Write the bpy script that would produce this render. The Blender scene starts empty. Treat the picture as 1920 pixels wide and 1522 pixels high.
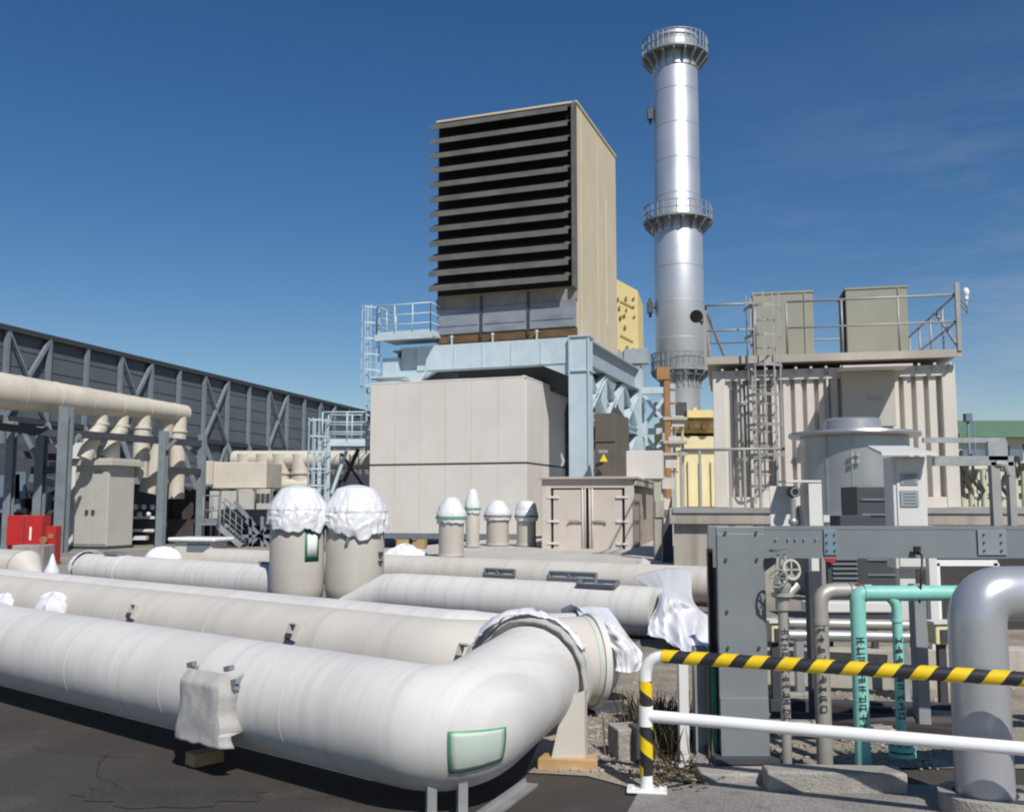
import bpy, bmesh, math, random
from mathutils import Vector, Matrix, noise
random.seed(7)
S = bpy.context.scene
COL = S.collection
R_ = math.radians
V = Vector

# ------------------------------------------------------------------ camera, sky, sun, exposure
F_PX, HOR, CAM_H = 1800.0, 945.0, 1.6           # focal length and horizon row in a 1920 x 1522 frame
PITCH = math.atan((HOR - 761.0) / F_PX)
cam = bpy.data.objects.new('camera', bpy.data.cameras.new('camera'))
COL.objects.link(cam)
cam.location = (0, 0, CAM_H)
cam.rotation_euler = (math.pi / 2 + PITCH, 0, 0)
cam.data.sensor_width = 36
cam.data.lens = F_PX / 1920 * 36
cam.data.clip_end = 9000
S.camera = cam
S.view_settings.view_transform = 'Standard'
S.view_settings.look = 'None'
S.view_settings.exposure = 0.0
S.view_settings.gamma = 1.0
S.cycles.pixel_filter_type = 'BLACKMAN_HARRIS'
S.cycles.filter_width = 2.1
SUN = V((0.25, -0.64, 0.73)).normalized()
sun = bpy.data.objects.new('sun', bpy.data.lights.new('sun', 'SUN'))
COL.objects.link(sun)
sun.data.energy = 4.5
sun.data.angle = R_(0.5)
sun.data.color = (1.0, 0.955, 0.885)
sun.rotation_euler = SUN.to_track_quat('Z', 'Y').to_euler()
W = bpy.data.worlds.new('World')
S.world = W
W.use_nodes = True
nt = W.node_tree
nt.nodes.clear()
def wn(t): return nt.nodes.new(t)
out = wn('ShaderNodeOutputWorld'); bg = wn('ShaderNodeBackground')
sky = wn('ShaderNodeTexSky'); sky.sky_type = 'NISHITA'; sky.sun_disc = False
sky.sun_elevation = math.asin(SUN.z); sky.sun_rotation = math.atan2(SUN.x, SUN.y)
sky.altitude = 0; sky.air_density = 1.0; sky.dust_density = 0.15; sky.ozone_density = 2.2
tc = wn('ShaderNodeTexCoord')
mp = wn('ShaderNodeMapping'); mp.inputs['Scale'].default_value = (1.2, 1.2, 7.0); mp.inputs['Rotation'].default_value = (0, R_(-16), 0)
cn = wn('ShaderNodeTexNoise'); cn.inputs['Scale'].default_value = 2.2; cn.inputs['Detail'].default_value = 9; cn.inputs['Roughness'].default_value = 0.68
cr = wn('ShaderNodeMapRange'); cr.inputs['From Min'].default_value = 0.42; cr.inputs['From Max'].default_value = 0.8
sx = wn('ShaderNodeSeparateXYZ')
mk = wn('ShaderNodeMapRange'); mk.inputs['From Min'].default_value = 0.0; mk.inputs['From Max'].default_value = 0.5; mk.interpolation_type = 'SMOOTHSTEP'
mh = wn('ShaderNodeMapRange'); mh.inputs['From Min'].default_value = 0.5; mh.inputs['From Max'].default_value = 0.1; mh.interpolation_type = 'SMOOTHSTEP'
m1 = wn('ShaderNodeMath'); m1.operation = 'MULTIPLY'
m2 = wn('ShaderNodeMath'); m2.operation = 'MULTIPLY'
m3 = wn('ShaderNodeMath'); m3.operation = 'MULTIPLY'; m3.inputs[1].default_value = 0.5
mx = wn('ShaderNodeMix'); mx.data_type = 'RGBA'
mx.inputs['B'].default_value = (7.0, 7.6, 8.4, 1)
hsv = wn('ShaderNodeHueSaturation'); hsv.inputs['Saturation'].default_value = 1.31; hsv.inputs['Hue'].default_value = 0.505
L = nt.links.new
L(tc.outputs['Generated'], mp.inputs['Vector']); L(mp.outputs[0], cn.inputs['Vector']); L(cn.outputs['Fac'], cr.inputs['Value'])
L(tc.outputs['Generated'], sx.inputs[0]); L(sx.outputs['X'], mk.inputs['Value']); L(sx.outputs['Z'], mh.inputs['Value'])
L(cr.outputs[0], m1.inputs[0]); L(mk.outputs[0], m1.inputs[1]); L(m1.outputs[0], m2.inputs[0]); L(mh.outputs[0], m2.inputs[1])
L(m2.outputs[0], m3.inputs[0]); L(m3.outputs[0], mx.inputs['Factor'])
L(sky.outputs[0], hsv.inputs['Color']); L(hsv.outputs[0], mx.inputs['A']); L(mx.outputs['Result'], bg.inputs['Color']); L(bg.outputs[0], out.inputs['Surface'])
bg.inputs['Strength'].default_value = 0.078

# ------------------------------------------------------------------ helpers
CP, SP = math.cos(PITCH), math.sin(PITCH)
def ray(px, py):
    x = (px - 960) / F_PX; u = (761 - py) / F_PX
    return V((x, CP - u * SP, SP + u * CP))
def U(px, py, Y):                                  # the point at distance Y seen at a place of the survey photograph
    r = ray(px, py); return V((0, 0, CAM_H)) + r * (Y / r.y)
def G(px, py, z=0.0):                              # the point at height z
    r = ray(px, py); return V((0, 0, CAM_H)) + r * ((z - CAM_H) / r.z)
Z = V((0, 0, 1))
def lerp(a, b, t): return a + (b - a) * t

class MB:
    def __init__(s, frame=None): s.bm = bmesh.new(); s.f = frame
    def box(s, c, sz, rz=0.0, bev=0.0):
        m = Matrix.Translation(V(c)) @ Matrix.Rotation(rz, 4, 'Z') @ Matrix.Diagonal((sz[0], sz[1], sz[2], 1))
        r = bmesh.ops.create_cube(s.bm, size=1, matrix=m)
        if bev: s._bev(r['verts'], bev)
        return s
    def _bev(s, vs, w):
        es = list({e for v in vs for e in v.link_edges})
        bmesh.ops.bevel(s.bm, geom=es, offset=w, segments=2, affect='EDGES', profile=0.5)
    def bar(s, p, q, w, h=None, up=Z, bev=0.0):     # rectangular bar from p to q
        p = V(p); q = V(q); h = w if h is None else h
        d = (q - p); l = d.length
        if l < 1e-6: return s
        d.normalize(); up = V(up)
        if abs(d.dot(up)) > 0.999: up = V((0, 1, 0))
        x = d.cross(up).normalized(); y = x.cross(d).normalized()
        m = Matrix(((x.x, d.x, y.x, (p.x + q.x) / 2), (x.y, d.y, y.y, (p.y + q.y) / 2), (x.z, d.z, y.z, (p.z + q.z) / 2), (0, 0, 0, 1)))
        r = bmesh.ops.create_cube(s.bm, size=1, matrix=m @ Matrix.Diagonal((w, l, h, 1)))
        if bev: s._bev(r['verts'], bev)
        return s
    def ibeam(s, p, q, w, h, t=0.03, up=Z):
        p = V(p); q = V(q); d = (q - p).normalized(); up = V(up)
        if abs(d.dot(up)) > 0.999: up = V((0, 1, 0))
        x = d.cross(up).normalized(); y = x.cross(d).normalized()
        o = y * (h / 2 - t / 2)
        s.bar(p + o, q + o, w, t, up); s.bar(p - o, q - o, w, t, up); s.bar(p, q, t * 0.8, h - 2 * t, up)
        return s
    def tube(s, p, q, r, r2=None, n=14, cap=True):
        p = V(p); q = V(q); r2 = r if r2 is None else r2
        return s.sweep([p, q], [r, r2], n, cap)
    def sweep(s, pts, rs, n=14, cap=True):          # tube through points with mitred joints
        pts = [V(p) for p in pts]
        if not hasattr(rs, '__len__'): rs = [rs] * len(pts)
        k = len(pts); ds = []
        for i in range(k):
            a = (pts[i] - pts[i - 1]).normalized() if i else None
            b = (pts[i + 1] - pts[i]).normalized() if i < k - 1 else None
            ds.append((a, b))
        d0 = ds[0][1]
        x = d0.cross(Z)
        if x.length < 1e-3: x = V((1, 0, 0))
        x.normalize(); rings = []; prev = d0
        for i in range(k):
            a, b = ds[i]
            t = b if a is None else a if b is None else (a + b).normalized()
            c = prev.rotation_difference(t); x = c @ x; prev = t
            x = (x - t * x.dot(t)).normalized(); y = t.cross(x)
            f = 1.0
            if a is not None and b is not None:
                f = 1 / max(0.4, math.cos(a.angle(b) / 2))
            ring = []
            bn = (b - a) if (a is not None and b is not None) else None
            for j in range(n):
                w = 2 * math.pi * j / n
                o = x * math.cos(w) + y * math.sin(w)
                if bn is not None and bn.length > 1e-4:
                    e = bn.normalized(); e = (e - t * e.dot(t)).normalized()
                    o = o + e * (o.dot(e) * (f - 1))
                ring.append(s.bm.verts.new(pts[i] + o * rs[i]))
            rings.append(ring)
        for i in range(k - 1):
            for j in range(n):
                f = s.bm.faces.new((rings[i][j], rings[i][(j + 1) % n], rings[i + 1][(j + 1) % n], rings[i + 1][j])); f.smooth = True
        if cap:
            s.bm.faces.new(list(reversed(rings[0]))); s.bm.faces.new(rings[-1])
        return s
    def ring(s, c, axis, r0, r1, w, n=40):          # flat band: inner r0, outer r1, width w along axis
        c = V(c); d = V(axis).normalized(); x = d.cross(Z)
        if x.length < 1e-3: x = V((1, 0, 0))
        x.normalize(); y = d.cross(x)
        prof = [(r0, -w / 2), (r1, -w / 2), (r1, w / 2), (r0, w / 2)]
        rows = []
        for j in range(n):
            a = 2 * math.pi * j / n; o = x * math.cos(a) + y * math.sin(a)
            rows.append([s.bm.verts.new(c + o * r + d * h) for r, h in prof])
        for j in range(n):
            A, B = rows[j], rows[(j + 1) % n]
            for i in range(4):
                f = s.bm.faces.new((A[i], A[(i + 1) % 4], B[(i + 1) % 4], B[i])); f.smooth = True
        return s
    def lathe(s, prof, c, n=32):                    # (radius, z) profile about a vertical axis
        c = V(c); rows = []
        for r, z in prof:
            if r < 1e-5: rows.append([s.bm.verts.new(c + V((0, 0, z)))])
            else: rows.append([s.bm.verts.new(c + V((r * math.cos(2 * math.pi * j / n), r * math.sin(2 * math.pi * j / n), z))) for j in range(n)])
        for A, B in zip(rows, rows[1:]):
            for j in range(n):
                k = (j + 1) % n
                if len(A) == 1 and len(B) == 1: continue
                if len(A) == 1: q = (A[0], B[j], B[k])
                elif len(B) == 1: q = (A[j], A[k], B[0])
                else: q = (A[j], A[k], B[k], B[j])
                f = s.bm.faces.new(q); f.smooth = True
        return s
    def prism(s, pts, vec):                         # polygon pushed along vec
        a = [s.bm.verts.new(V(p)) for p in pts]; vec = V(vec)
        b = [s.bm.verts.new(V(p) + vec) for p in pts]
        n = len(a)
        s.bm.faces.new(a); s.bm.faces.new(list(reversed(b)))
        for i in range(n): s.bm.faces.new((a[(i + 1) % n], a[i], b[i], b[(i + 1) % n]))
        return s
    def sheet(s, pts):
        s.bm.faces.new([s.bm.verts.new(V(p)) for p in pts]); return s
    def grid(s, fn, nu, nv, wrap=False):
        g = [[s.bm.verts.new(fn(i / nu, j / nv)) for j in range(nv + (0 if wrap else 1))] for i in range(nu + 1)]
        m = nv
        for i in range(nu):
            for j in range(m):
                k = (j + 1) % m if wrap else j + 1
                f = s.bm.faces.new((g[i][j], g[i + 1][j], g[i + 1][k], g[i][k])); f.smooth = True
        return s
    def ball(s, c, r, seg=12, sc=(1, 1, 1)):
        m = Matrix.Translation(V(c)) @ Matrix.Diagonal((sc[0], sc[1], sc[2], 1))
        r_ = bmesh.ops.create_uvsphere(s.bm, u_segments=seg, v_segments=max(6, seg // 2), radius=r, matrix=m)
        for v in r_['verts']:
            for f in v.link_faces: f.smooth = True
        return s
    def build(s, name, m, parent=None, thick=0.0, flip=True):
        if s.f is not None: s.bm.transform(s.f)
        k = parent
        while k is not None: s.bm.transform(Matrix.Translation(-k.location)); k = k.parent
        if flip: bmesh.ops.recalc_face_normals(s.bm, faces=s.bm.faces)
        sm = [f.smooth for f in s.bm.faces]
        me = bpy.data.meshes.new(name); s.bm.to_mesh(me); s.bm.free()
        me.materials.append(m)
        me.set_sharp_from_angle(angle=R_(38)); me.polygons.foreach_set('use_smooth', sm)
        o = bpy.data.objects.new(name, me); COL.objects.link(o)
        if parent is not None: o.parent = parent
        if thick:
            md = o.modifiers.new('thickness', 'SOLIDIFY'); md.thickness = thick; md.offset = 0
        return o
    def local(s, root_loc):                         # shift so that a one-mesh thing has its origin at its base
        s.bm.transform(Matrix.Translation(-V(root_loc))); return s

def tag(o, label, cat, group=None):
    o['label'] = label; o['category'] = cat
    if group: o['group'] = group
    return o
def thing(name, label, cat, loc, group=None):
    o = bpy.data.objects.new(name, None); COL.objects.link(o)
    o.location = V(loc); o.empty_display_size = 0.2
    return tag(o, label, cat, group)
def single(mb, name, m, label, cat, loc, group=None, thick=0.0):
    if mb.f is not None: mb.bm.transform(mb.f); mb.f = None
    mb.local(loc); o = mb.build(name, m, None, thick); o.location = V(loc)
    return tag(o, label, cat, group)
def struct(mb, name, m, kind='structure', flip=True):
    o = mb.build(name, m, flip=flip); o['kind'] = kind; return o
def part_label(o, t): o['label'] = t; return o

# ------------------------------------------------------------------ materials
def mat(name, col, rough=0.6, metal=0.0, var=0.12, scale=1.5, bump=0.0, bscale=30.0, streak=0.0, scol=None, sscale=(5, 5, 0.5), ang=0.0, fine=0.0, spec=0.5, blot=None):
    m = bpy.data.materials.new(name); m.use_nodes = True
    t = m.node_tree; b = t.nodes['Principled BSDF']; N = t.nodes.new; K = t.links.new
    b.inputs['Roughness'].default_value = rough; b.inputs['Metallic'].default_value = metal
    b.inputs['Specular IOR Level'].default_value = spec
    co = N('ShaderNodeTexCoord'); vec = co.outputs['Object']
    n1 = N('ShaderNodeTexNoise'); n1.inputs['Scale'].default_value = scale; n1.inputs['Detail'].default_value = 6; n1.inputs['Roughness'].default_value = 0.6
    K(vec, n1.inputs['Vector'])
    mr = N('ShaderNodeMapRange'); mr.inputs['From Min'].default_value = 0.3; mr.inputs['From Max'].default_value = 0.7
    mr.inputs['To Min'].default_value = 1 - var; mr.inputs['To Max'].default_value = 1 + var * 0.6
    K(n1.outputs['Fac'], mr.inputs['Value'])
    vm = N('ShaderNodeVectorMath'); vm.operation = 'SCALE'; vm.inputs[0].default_value = col[:3]
    K(mr.outputs[0], vm.inputs['Scale']); cur = vm.outputs[0]
    def mixin(fac, c):
        nonlocal cur
        x = N('ShaderNodeMix'); x.data_type = 'RGBA'; K(fac, x.inputs['Factor']); K(cur, x.inputs['A'])
        x.inputs['B'].default_value = (c[0], c[1], c[2], 1); cur = x.outputs['Result']
    if streak:
        vr = N('ShaderNodeVectorRotate'); vr.rotation_type = 'Z_AXIS'; vr.inputs['Angle'].default_value = ang; K(vec, vr.inputs['Vector'])
        ma = N('ShaderNodeMapping'); ma.inputs['Scale'].default_value = sscale; K(vr.outputs[0], ma.inputs['Vector'])
        n2 = N('ShaderNodeTexNoise'); n2.inputs['Scale'].default_value = 1.0; n2.inputs['Detail'].default_value = 5; K(ma.outputs[0], n2.inputs['Vector'])
        r2 = N('ShaderNodeMapRange'); r2.inputs['From Min'].default_value = 0.48; r2.inputs['From Max'].default_value = 0.75; r2.inputs['To Max'].default_value = streak
        K(n2.outputs['Fac'], r2.inputs['Value']); mixin(r2.outputs[0], scol or [c * 0.5 for c in col])
    if blot:
        n3 = N('ShaderNodeTexNoise'); n3.inputs['Scale'].default_value = blot[1]; n3.inputs['Detail'].default_value = 8; n3.inputs['Roughness'].default_value = 0.7; K(vec, n3.inputs['Vector'])
        r3 = N('ShaderNodeMapRange'); r3.inputs['From Min'].default_value = blot[2]; r3.inputs['From Max'].default_value = blot[2] + 0.12; r3.inputs['To Max'].default_value = blot[3]
        K(n3.outputs['Fac'], r3.inputs['Value']); mixin(r3.outputs[0], blot[0])
    if fine:
        n4 = N('ShaderNodeTexNoise'); n4.inputs['Scale'].default_value = 90; n4.inputs['Detail'].default_value = 3; K(vec, n4.inputs['Vector'])
        r4 = N('ShaderNodeMapRange'); r4.inputs['From Min'].default_value = 0.3; r4.inputs['From Max'].default_value = 0.7; r4.inputs['To Min'].default_value = 1 - fine; r4.inputs['To Max'].default_value = 1 + fine
        K(n4.outputs['Fac'], r4.inputs['Value'])
        v4 = N('ShaderNodeVectorMath'); v4.operation = 'SCALE'; K(cur, v4.inputs[0]); K(r4.outputs[0], v4.inputs['Scale']); cur = v4.outputs[0]
    K(cur, b.inputs['Base Color'])
    if bump:
        n5 = N('ShaderNodeTexNoise'); n5.inputs['Scale'].default_value = bscale; n5.inputs['Detail'].default_value = 4; K(vec, n5.inputs['Vector'])
        bp = N('ShaderNodeBump'); bp.inputs['Strength'].default_value = bump; bp.inputs['Distance'].default_value = 0.02
        K(n5.outputs['Fac'], bp.inputs['Height']); K(bp.outputs[0], b.inputs['Normal'])
    # uneven gloss
    rr = N('ShaderNodeMapRange'); rr.inputs['To Min'].default_value = max(0.03, rough - 0.1); rr.inputs['To Max'].default_value = min(1, rough + 0.1)
    K(n1.outputs['Fac'], rr.inputs['Value']); K(rr.outputs[0], b.inputs['Roughness'])
    return m
A_ANG = 0.67
M = {}
def mm(k, *a, **k2): M[k] = mat(k, *a, **k2)
mm('asphalt', (0.062, 0.054, 0.047), 0.9, var=0.35, scale=0.8, bump=0.6, bscale=140, fine=0.45, blot=((0.09, 0.08, 0.07), 1.6, 0.55, 0.6), streak=0.5, scol=(0.04, 0.036, 0.033), sscale=(0.6, 2.2, 1), ang=-0.5)
mm('yard', (0.27, 0.245, 0.205), 0.9, var=0.3, scale=0.5, bump=0.3, bscale=60, fine=0.2, blot=((0.13, 0.115, 0.09), 0.9, 0.55, 0.6))
mm('dirt', (0.30, 0.262, 0.205), 0.95, var=0.4, scale=2.0, bump=0.8, bscale=40, fine=0.35, blot=((0.17, 0.145, 0.11), 3.0, 0.55, 0.6))
mm('pave', (0.29, 0.275, 0.255), 0.9, var=0.25, scale=1.5, bump=0.8, bscale=120, fine=0.35, blot=((0.12, 0.11, 0.1), 5.0, 0.55, 0.5))
mm('concrete', (0.42, 0.385, 0.33), 0.85, var=0.18, scale=1.2, bump=0.25, bscale=50, streak=0.65, scol=(0.2, 0.175, 0.145), sscale=(4, 4, 0.35), fine=0.1)
mm('curb', (0.35, 0.325, 0.295), 0.9, var=0.25, scale=3, bump=0.5, bscale=70, streak=0.5, scol=(0.13, 0.11, 0.09), fine=0.2)
mm('slab', (0.5, 0.47, 0.43), 0.85, var=0.15, scale=1, bump=0.2, bscale=50, fine=0.1)
mm('pipe', (0.65, 0.632, 0.60), 0.6, spec=0.3, var=0.12, scale=1.1, bump=0.12, bscale=5, streak=0.5, scol=(0.45, 0.435, 0.42), sscale=(14, 1.0, 0.9), ang=A_ANG, fine=0.03, blot=((0.48, 0.45, 0.4), 2.2, 0.64, 0.4))
mm('pipe_beige', (0.575, 0.54, 0.485), 0.6, spec=0.3, var=0.08, scale=1.3, streak=0.4, scol=(0.44, 0.39, 0.33), sscale=(7, 0.8, 0.8), ang=A_ANG, bump=0.1, bscale=4, blot=((0.66, 0.63, 0.58), 2.5, 0.62, 0.5))
mm('tank', (0.5, 0.465, 0.41), 0.5, var=0.07, scale=1.5, streak=0.2, scol=(0.38, 0.35, 0.3), sscale=(6, 6, 0.3))
mm('header', (0.60, 0.55, 0.46), 0.55, var=0.12, scale=1, streak=0.3, scol=(0.4, 0.35, 0.28))
mm('tarp', (0.70, 0.705, 0.73), 0.33, var=0.07, scale=3, bump=0.35, bscale=16)
mm('cloth_grey', (0.42, 0.41, 0.39), 0.85, var=0.1, scale=4, bump=0.15, bscale=20, fine=0.1)
mm('enclosure', (0.67, 0.635, 0.59), 0.7, var=0.06, scale=0.6, bump=0.1, bscale=3, streak=0.3, scol=(0.62, 0.53, 0.42), sscale=(2.2, 2.2, 0.25), blot=((0.5, 0.44, 0.37), 1.1, 0.63, 0.35))
mm('groove', (0.18, 0.16, 0.14), 0.8)
mm('intake', (0.59, 0.51, 0.37), 0.75, var=0.08, scale=0.8, streak=0.4, scol=(0.50, 0.425, 0.295), sscale=(1.6, 1.6, 0.3), fine=0.06)
mm('hood', (0.13, 0.122, 0.112), 0.5, var=0.3, scale=1.2, streak=0.5, scol=(0.16, 0.14, 0.13), sscale=(0.8, 0.8, 4))
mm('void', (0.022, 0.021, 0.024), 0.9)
mm('rustpanel', (0.30, 0.27, 0.24), 0.6, var=0.3, scale=1.2, streak=0.6, scol=(0.10, 0.085, 0.08), sscale=(2, 2, 0.4), blot=((0.25, 0.20, 0.15), 2.0, 0.55, 0.6))
mm('bluepanel', (0.25, 0.28, 0.32), 0.45, var=0.25, scale=1.0, streak=0.5, scol=(0.075, 0.08, 0.11), sscale=(0.7, 0.7, 3))
mm('rust', (0.14, 0.082, 0.035), 0.8, var=0.4, scale=2)
mm('bluesteel', (0.50, 0.60, 0.65), 0.45, var=0.1, scale=1.5, streak=0.25, scol=(0.36, 0.43, 0.47))
mm('bluesteel_dk', (0.34, 0.40, 0.43), 0.55, var=0.15, scale=2)
mm('steel_grey', (0.195, 0.215, 0.225), 0.42, var=0.12, scale=2.5, streak=0.2, scol=(0.13, 0.145, 0.155), fine=0.05)
mm('steel_grey2', (0.25, 0.275, 0.29), 0.45, var=0.15, scale=3)
mm('steel_blue2', (0.17, 0.25, 0.31), 0.45, var=0.15, scale=3)
mm('galv', (0.45, 0.46, 0.46), 0.42, metal=0.55, var=0.2, scale=4)
mm('rackpost', (0.17, 0.20, 0.22), 0.6, var=0.2, scale=2)
mm('rackdark', (0.05, 0.055, 0.065), 0.7, var=0.2)
mm('wallsheet', (0.105, 0.125, 0.145), 0.75, var=0.12, scale=0.5, streak=0.3, scol=(0.085, 0.1, 0.118), sscale=(0.3, 0.3, 4))
mm('wallsteel', (0.19, 0.22, 0.25), 0.6, var=0.15)
mm('wallcap', (0.04, 0.045, 0.052), 0.8)
mm('stack', (0.70, 0.70, 0.71), 0.42, metal=0.72, var=0.07, scale=0.25, streak=0.3, scol=(0.55, 0.57, 0.62), sscale=(0.8, 0.8, 0.06))
mm('stackrail', (0.30, 0.32, 0.34), 0.5, metal=0.3, var=0.2)
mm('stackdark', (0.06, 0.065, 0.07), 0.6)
mm('silver', (0.46, 0.46, 0.46), 0.36, metal=0.6, var=0.12, scale=2, streak=0.35, scol=(0.42, 0.42, 0.43), sscale=(5, 5, 0.4))
mm('silverpipe', (0.48, 0.495, 0.52), 0.33, metal=0.5, var=0.06, scale=2.5, fine=0.03)
mm('cream', (0.64, 0.60, 0.54), 0.6, var=0.07, scale=1.2, streak=0.35, scol=(0.45, 0.40, 0.32), sscale=(3, 3, 0.3))
mm('cream_trim', (0.43, 0.385, 0.325), 0.6, var=0.15, scale=2, streak=0.4, scol=(0.33, 0.28, 0.22))
mm('containerp', (0.56, 0.50, 0.44), 0.6, var=0.08, scale=1.5, streak=0.3, scol=(0.42, 0.36, 0.3), sscale=(4, 4, 0.4))
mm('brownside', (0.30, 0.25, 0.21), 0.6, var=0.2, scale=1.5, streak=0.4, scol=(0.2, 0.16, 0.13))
mm('seal', (0.03, 0.026, 0.024), 0.8)
mm('acgrey', (0.30, 0.295, 0.235), 0.65, var=0.08, scale=2, streak=0.15, scol=(0.24, 0.235, 0.19))
mm('acdark', (0.05, 0.05, 0.06), 0.7)
mm('railgrey', (0.36, 0.35, 0.335), 0.5, metal=0.2, var=0.15)
mm('yellow', (0.74, 0.59, 0.27), 0.6, var=0.08, scale=1, streak=0.25, scol=(0.58, 0.45, 0.2))
mm('yellow_pale', (0.72, 0.64, 0.38), 0.6, var=0.08, scale=1, streak=0.2, scol=(0.6, 0.52, 0.3))
mm('orange', (0.32, 0.17, 0.07), 0.7, var=0.25, scale=2)
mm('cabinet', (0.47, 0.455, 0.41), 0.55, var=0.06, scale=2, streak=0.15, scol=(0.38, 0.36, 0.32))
mm('cabinet_white', (0.66, 0.65, 0.62), 0.45, var=0.05, scale=3, streak=0.12, scol=(0.5, 0.48, 0.44))
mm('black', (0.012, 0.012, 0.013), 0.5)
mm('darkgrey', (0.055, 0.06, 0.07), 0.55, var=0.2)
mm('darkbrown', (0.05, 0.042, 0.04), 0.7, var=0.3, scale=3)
mm('brownbox', (0.13, 0.11, 0.09), 0.6, var=0.2)
mm('red', (0.45, 0.02, 0.018), 0.45, var=0.12, scale=2)
mm('warn', (0.8, 0.6, 0.02), 0.5)
mm('tape_yellow', (0.80, 0.55, 0.01), 0.45, var=0.1, scale=8, blot=((0.35, 0.22, 0.02), 14, 0.66, 0.6))
mm('tape_black', (0.028, 0.027, 0.034), 0.45, var=0.2, scale=8)
mm('white', (0.82, 0.82, 0.80), 0.35, var=0.05, scale=6, blot=((0.55, 0.5, 0.42), 9, 0.66, 0.4))
mm('turq', (0.24, 0.57, 0.50), 0.5, var=0.14, scale=6, streak=0.45, blot=((0.42, 0.56, 0.5), 12, 0.64, 0.45), scol=(0.15, 0.42, 0.37), sscale=(8, 8, 1))
mm('turq_dk', (0.055, 0.21, 0.18), 0.55, var=0.2, scale=8)
mm('warmpipe', (0.42, 0.39, 0.35), 0.45, metal=0.35, var=0.1, scale=5, streak=0.2, scol=(0.3, 0.27, 0.23))
mm('valve', (0.40, 0.40, 0.35), 0.5, metal=0.2, var=0.25, scale=12)
mm('marks', (0.035, 0.035, 0.038), 0.6, var=0.4, scale=30)
mm('patch', (0.048, 0.044, 0.041), 0.95, var=0.3, scale=3, bump=0.6, bscale=120, fine=0.4)
mm('crack', (0.02, 0.018, 0.017), 0.95)
mm('green', (0.02, 0.20, 0.105), 0.5, var=0.15, scale=5)
mm('green_tape', (0.10, 0.33, 0.17), 0.5, var=0.1)
mm('paper', (0.74, 0.78, 0.74), 0.7, var=0.05)
mm('paper_green', (0.50, 0.58, 0.51), 0.6, var=0.08, scale=6)
mm('wood', (0.5, 0.33, 0.16), 0.7, var=0.25, scale=6, streak=0.5, scol=(0.33, 0.19, 0.08), sscale=(3, 30, 30))
mm('cardboard', (0.38, 0.25, 0.125), 0.8, var=0.12, scale=4)
mm('fitting', (0.30, 0.21, 0.08), 0.7, var=0.3)
mm('roofgreen', (0.12, 0.21, 0.13), 0.6, var=0.15)
mm('farwall', (0.55, 0.55, 0.43), 0.8, var=0.1)
mm('farblue', (0.13, 0.17, 0.22), 0.6, var=0.2)
mm('glasspane', (0.30, 0.35, 0.38), 0.15, var=0.15, scale=9)
mm('leaf', (0.13, 0.085, 0.03), 0.8, var=0.5, scale=20)
mm('leaf_green', (0.06, 0.075, 0.03), 0.8, var=0.5, scale=20)
mm('weed', (0.085, 0.072, 0.04), 0.9, var=0.5, scale=12)
mm('stone', (0.36, 0.33, 0.285), 0.9, var=0.4, scale=9, bump=0.5, bscale=40)
mm('lensglass', (0.02, 0.02, 0.025), 0.1)

# ------------------------------------------------------------------ the ground
g = MB(); r = 4000
g.sheet([(-r, -60, 0), (r, -60, 0), (r, r, 0), (-r, r, 0)]); struct(g, 'ground', M['asphalt'])
g = MB(); g.sheet([(-300, 20.5, .004), (3.0, 14.6, .004), (40, 14.6, .004), (300, 200, .004), (300, 900, .004), (-300, 900, .004)]); struct(g, 'yard_concrete', M['yard'])
pd = [G(985, 1450), G(1100, 1456), G(1205, 1484), G(1330, 1462), G(1420, 1440), V((9, 5.9, 0)), V((12, 14.6, 0)), V((3.0, 14.6, 0)), G(1190, 1205), G(1110, 1230), G(1040, 1330)]
g = MB(); g.sheet([(p.x, p.y, .008) for p in pd]); struct(g, 'bare_earth_path', M['dirt'])
pv = [G(1195, 1492), G(1320, 1470), G(1740, 1475), V((8, 5.6, 0)), V((8, 2.0, 0)), V((0.5, 2.0, 0)), G(1175, 1530)]
g = MB(); g.sheet([(p.x, p.y, .014) for p in pv]); struct(g, 'pavement', M['pave'])

rnd = random.Random(3)
g = MB(); c = G(330, 1490)
g.sheet([(c.x + .5 * math.cos(a) * (1 + .25 * jagw), c.y + .22 * math.sin(a) * (1 + .25 * jagw), .004) for a, jagw in [(k * math.pi / 12, rnd.uniform(-1, 1)) for k in range(24)]])
struct(g, 'asphalt_patch', M['patch'])
g = MB()
for sx0, sy0, ang_, n_ in ((60, 1400, -.5, 26), (560, 1500, .3, 16), (230, 1480, 2.2, 12)):
    p = G(sx0, sy0); a = ang_
    for k in range(n_):
        a += rnd.uniform(-.5, .5); a = lerp(V((a, 0, 0)), V((ang_, 0, 0)), .25).x; q = p + V((math.cos(a), math.sin(a), 0)) * rnd.uniform(.05, .11); s_ = V((-math.sin(a), math.cos(a), 0)) * rnd.uniform(.001, .0025)
        g.sheet([(v.x, v.y, .009) for v in (p - s_, q - s_, q + s_, p + s_)]); p = q
struct(g, 'asphalt_cracks', M['crack'])

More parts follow.
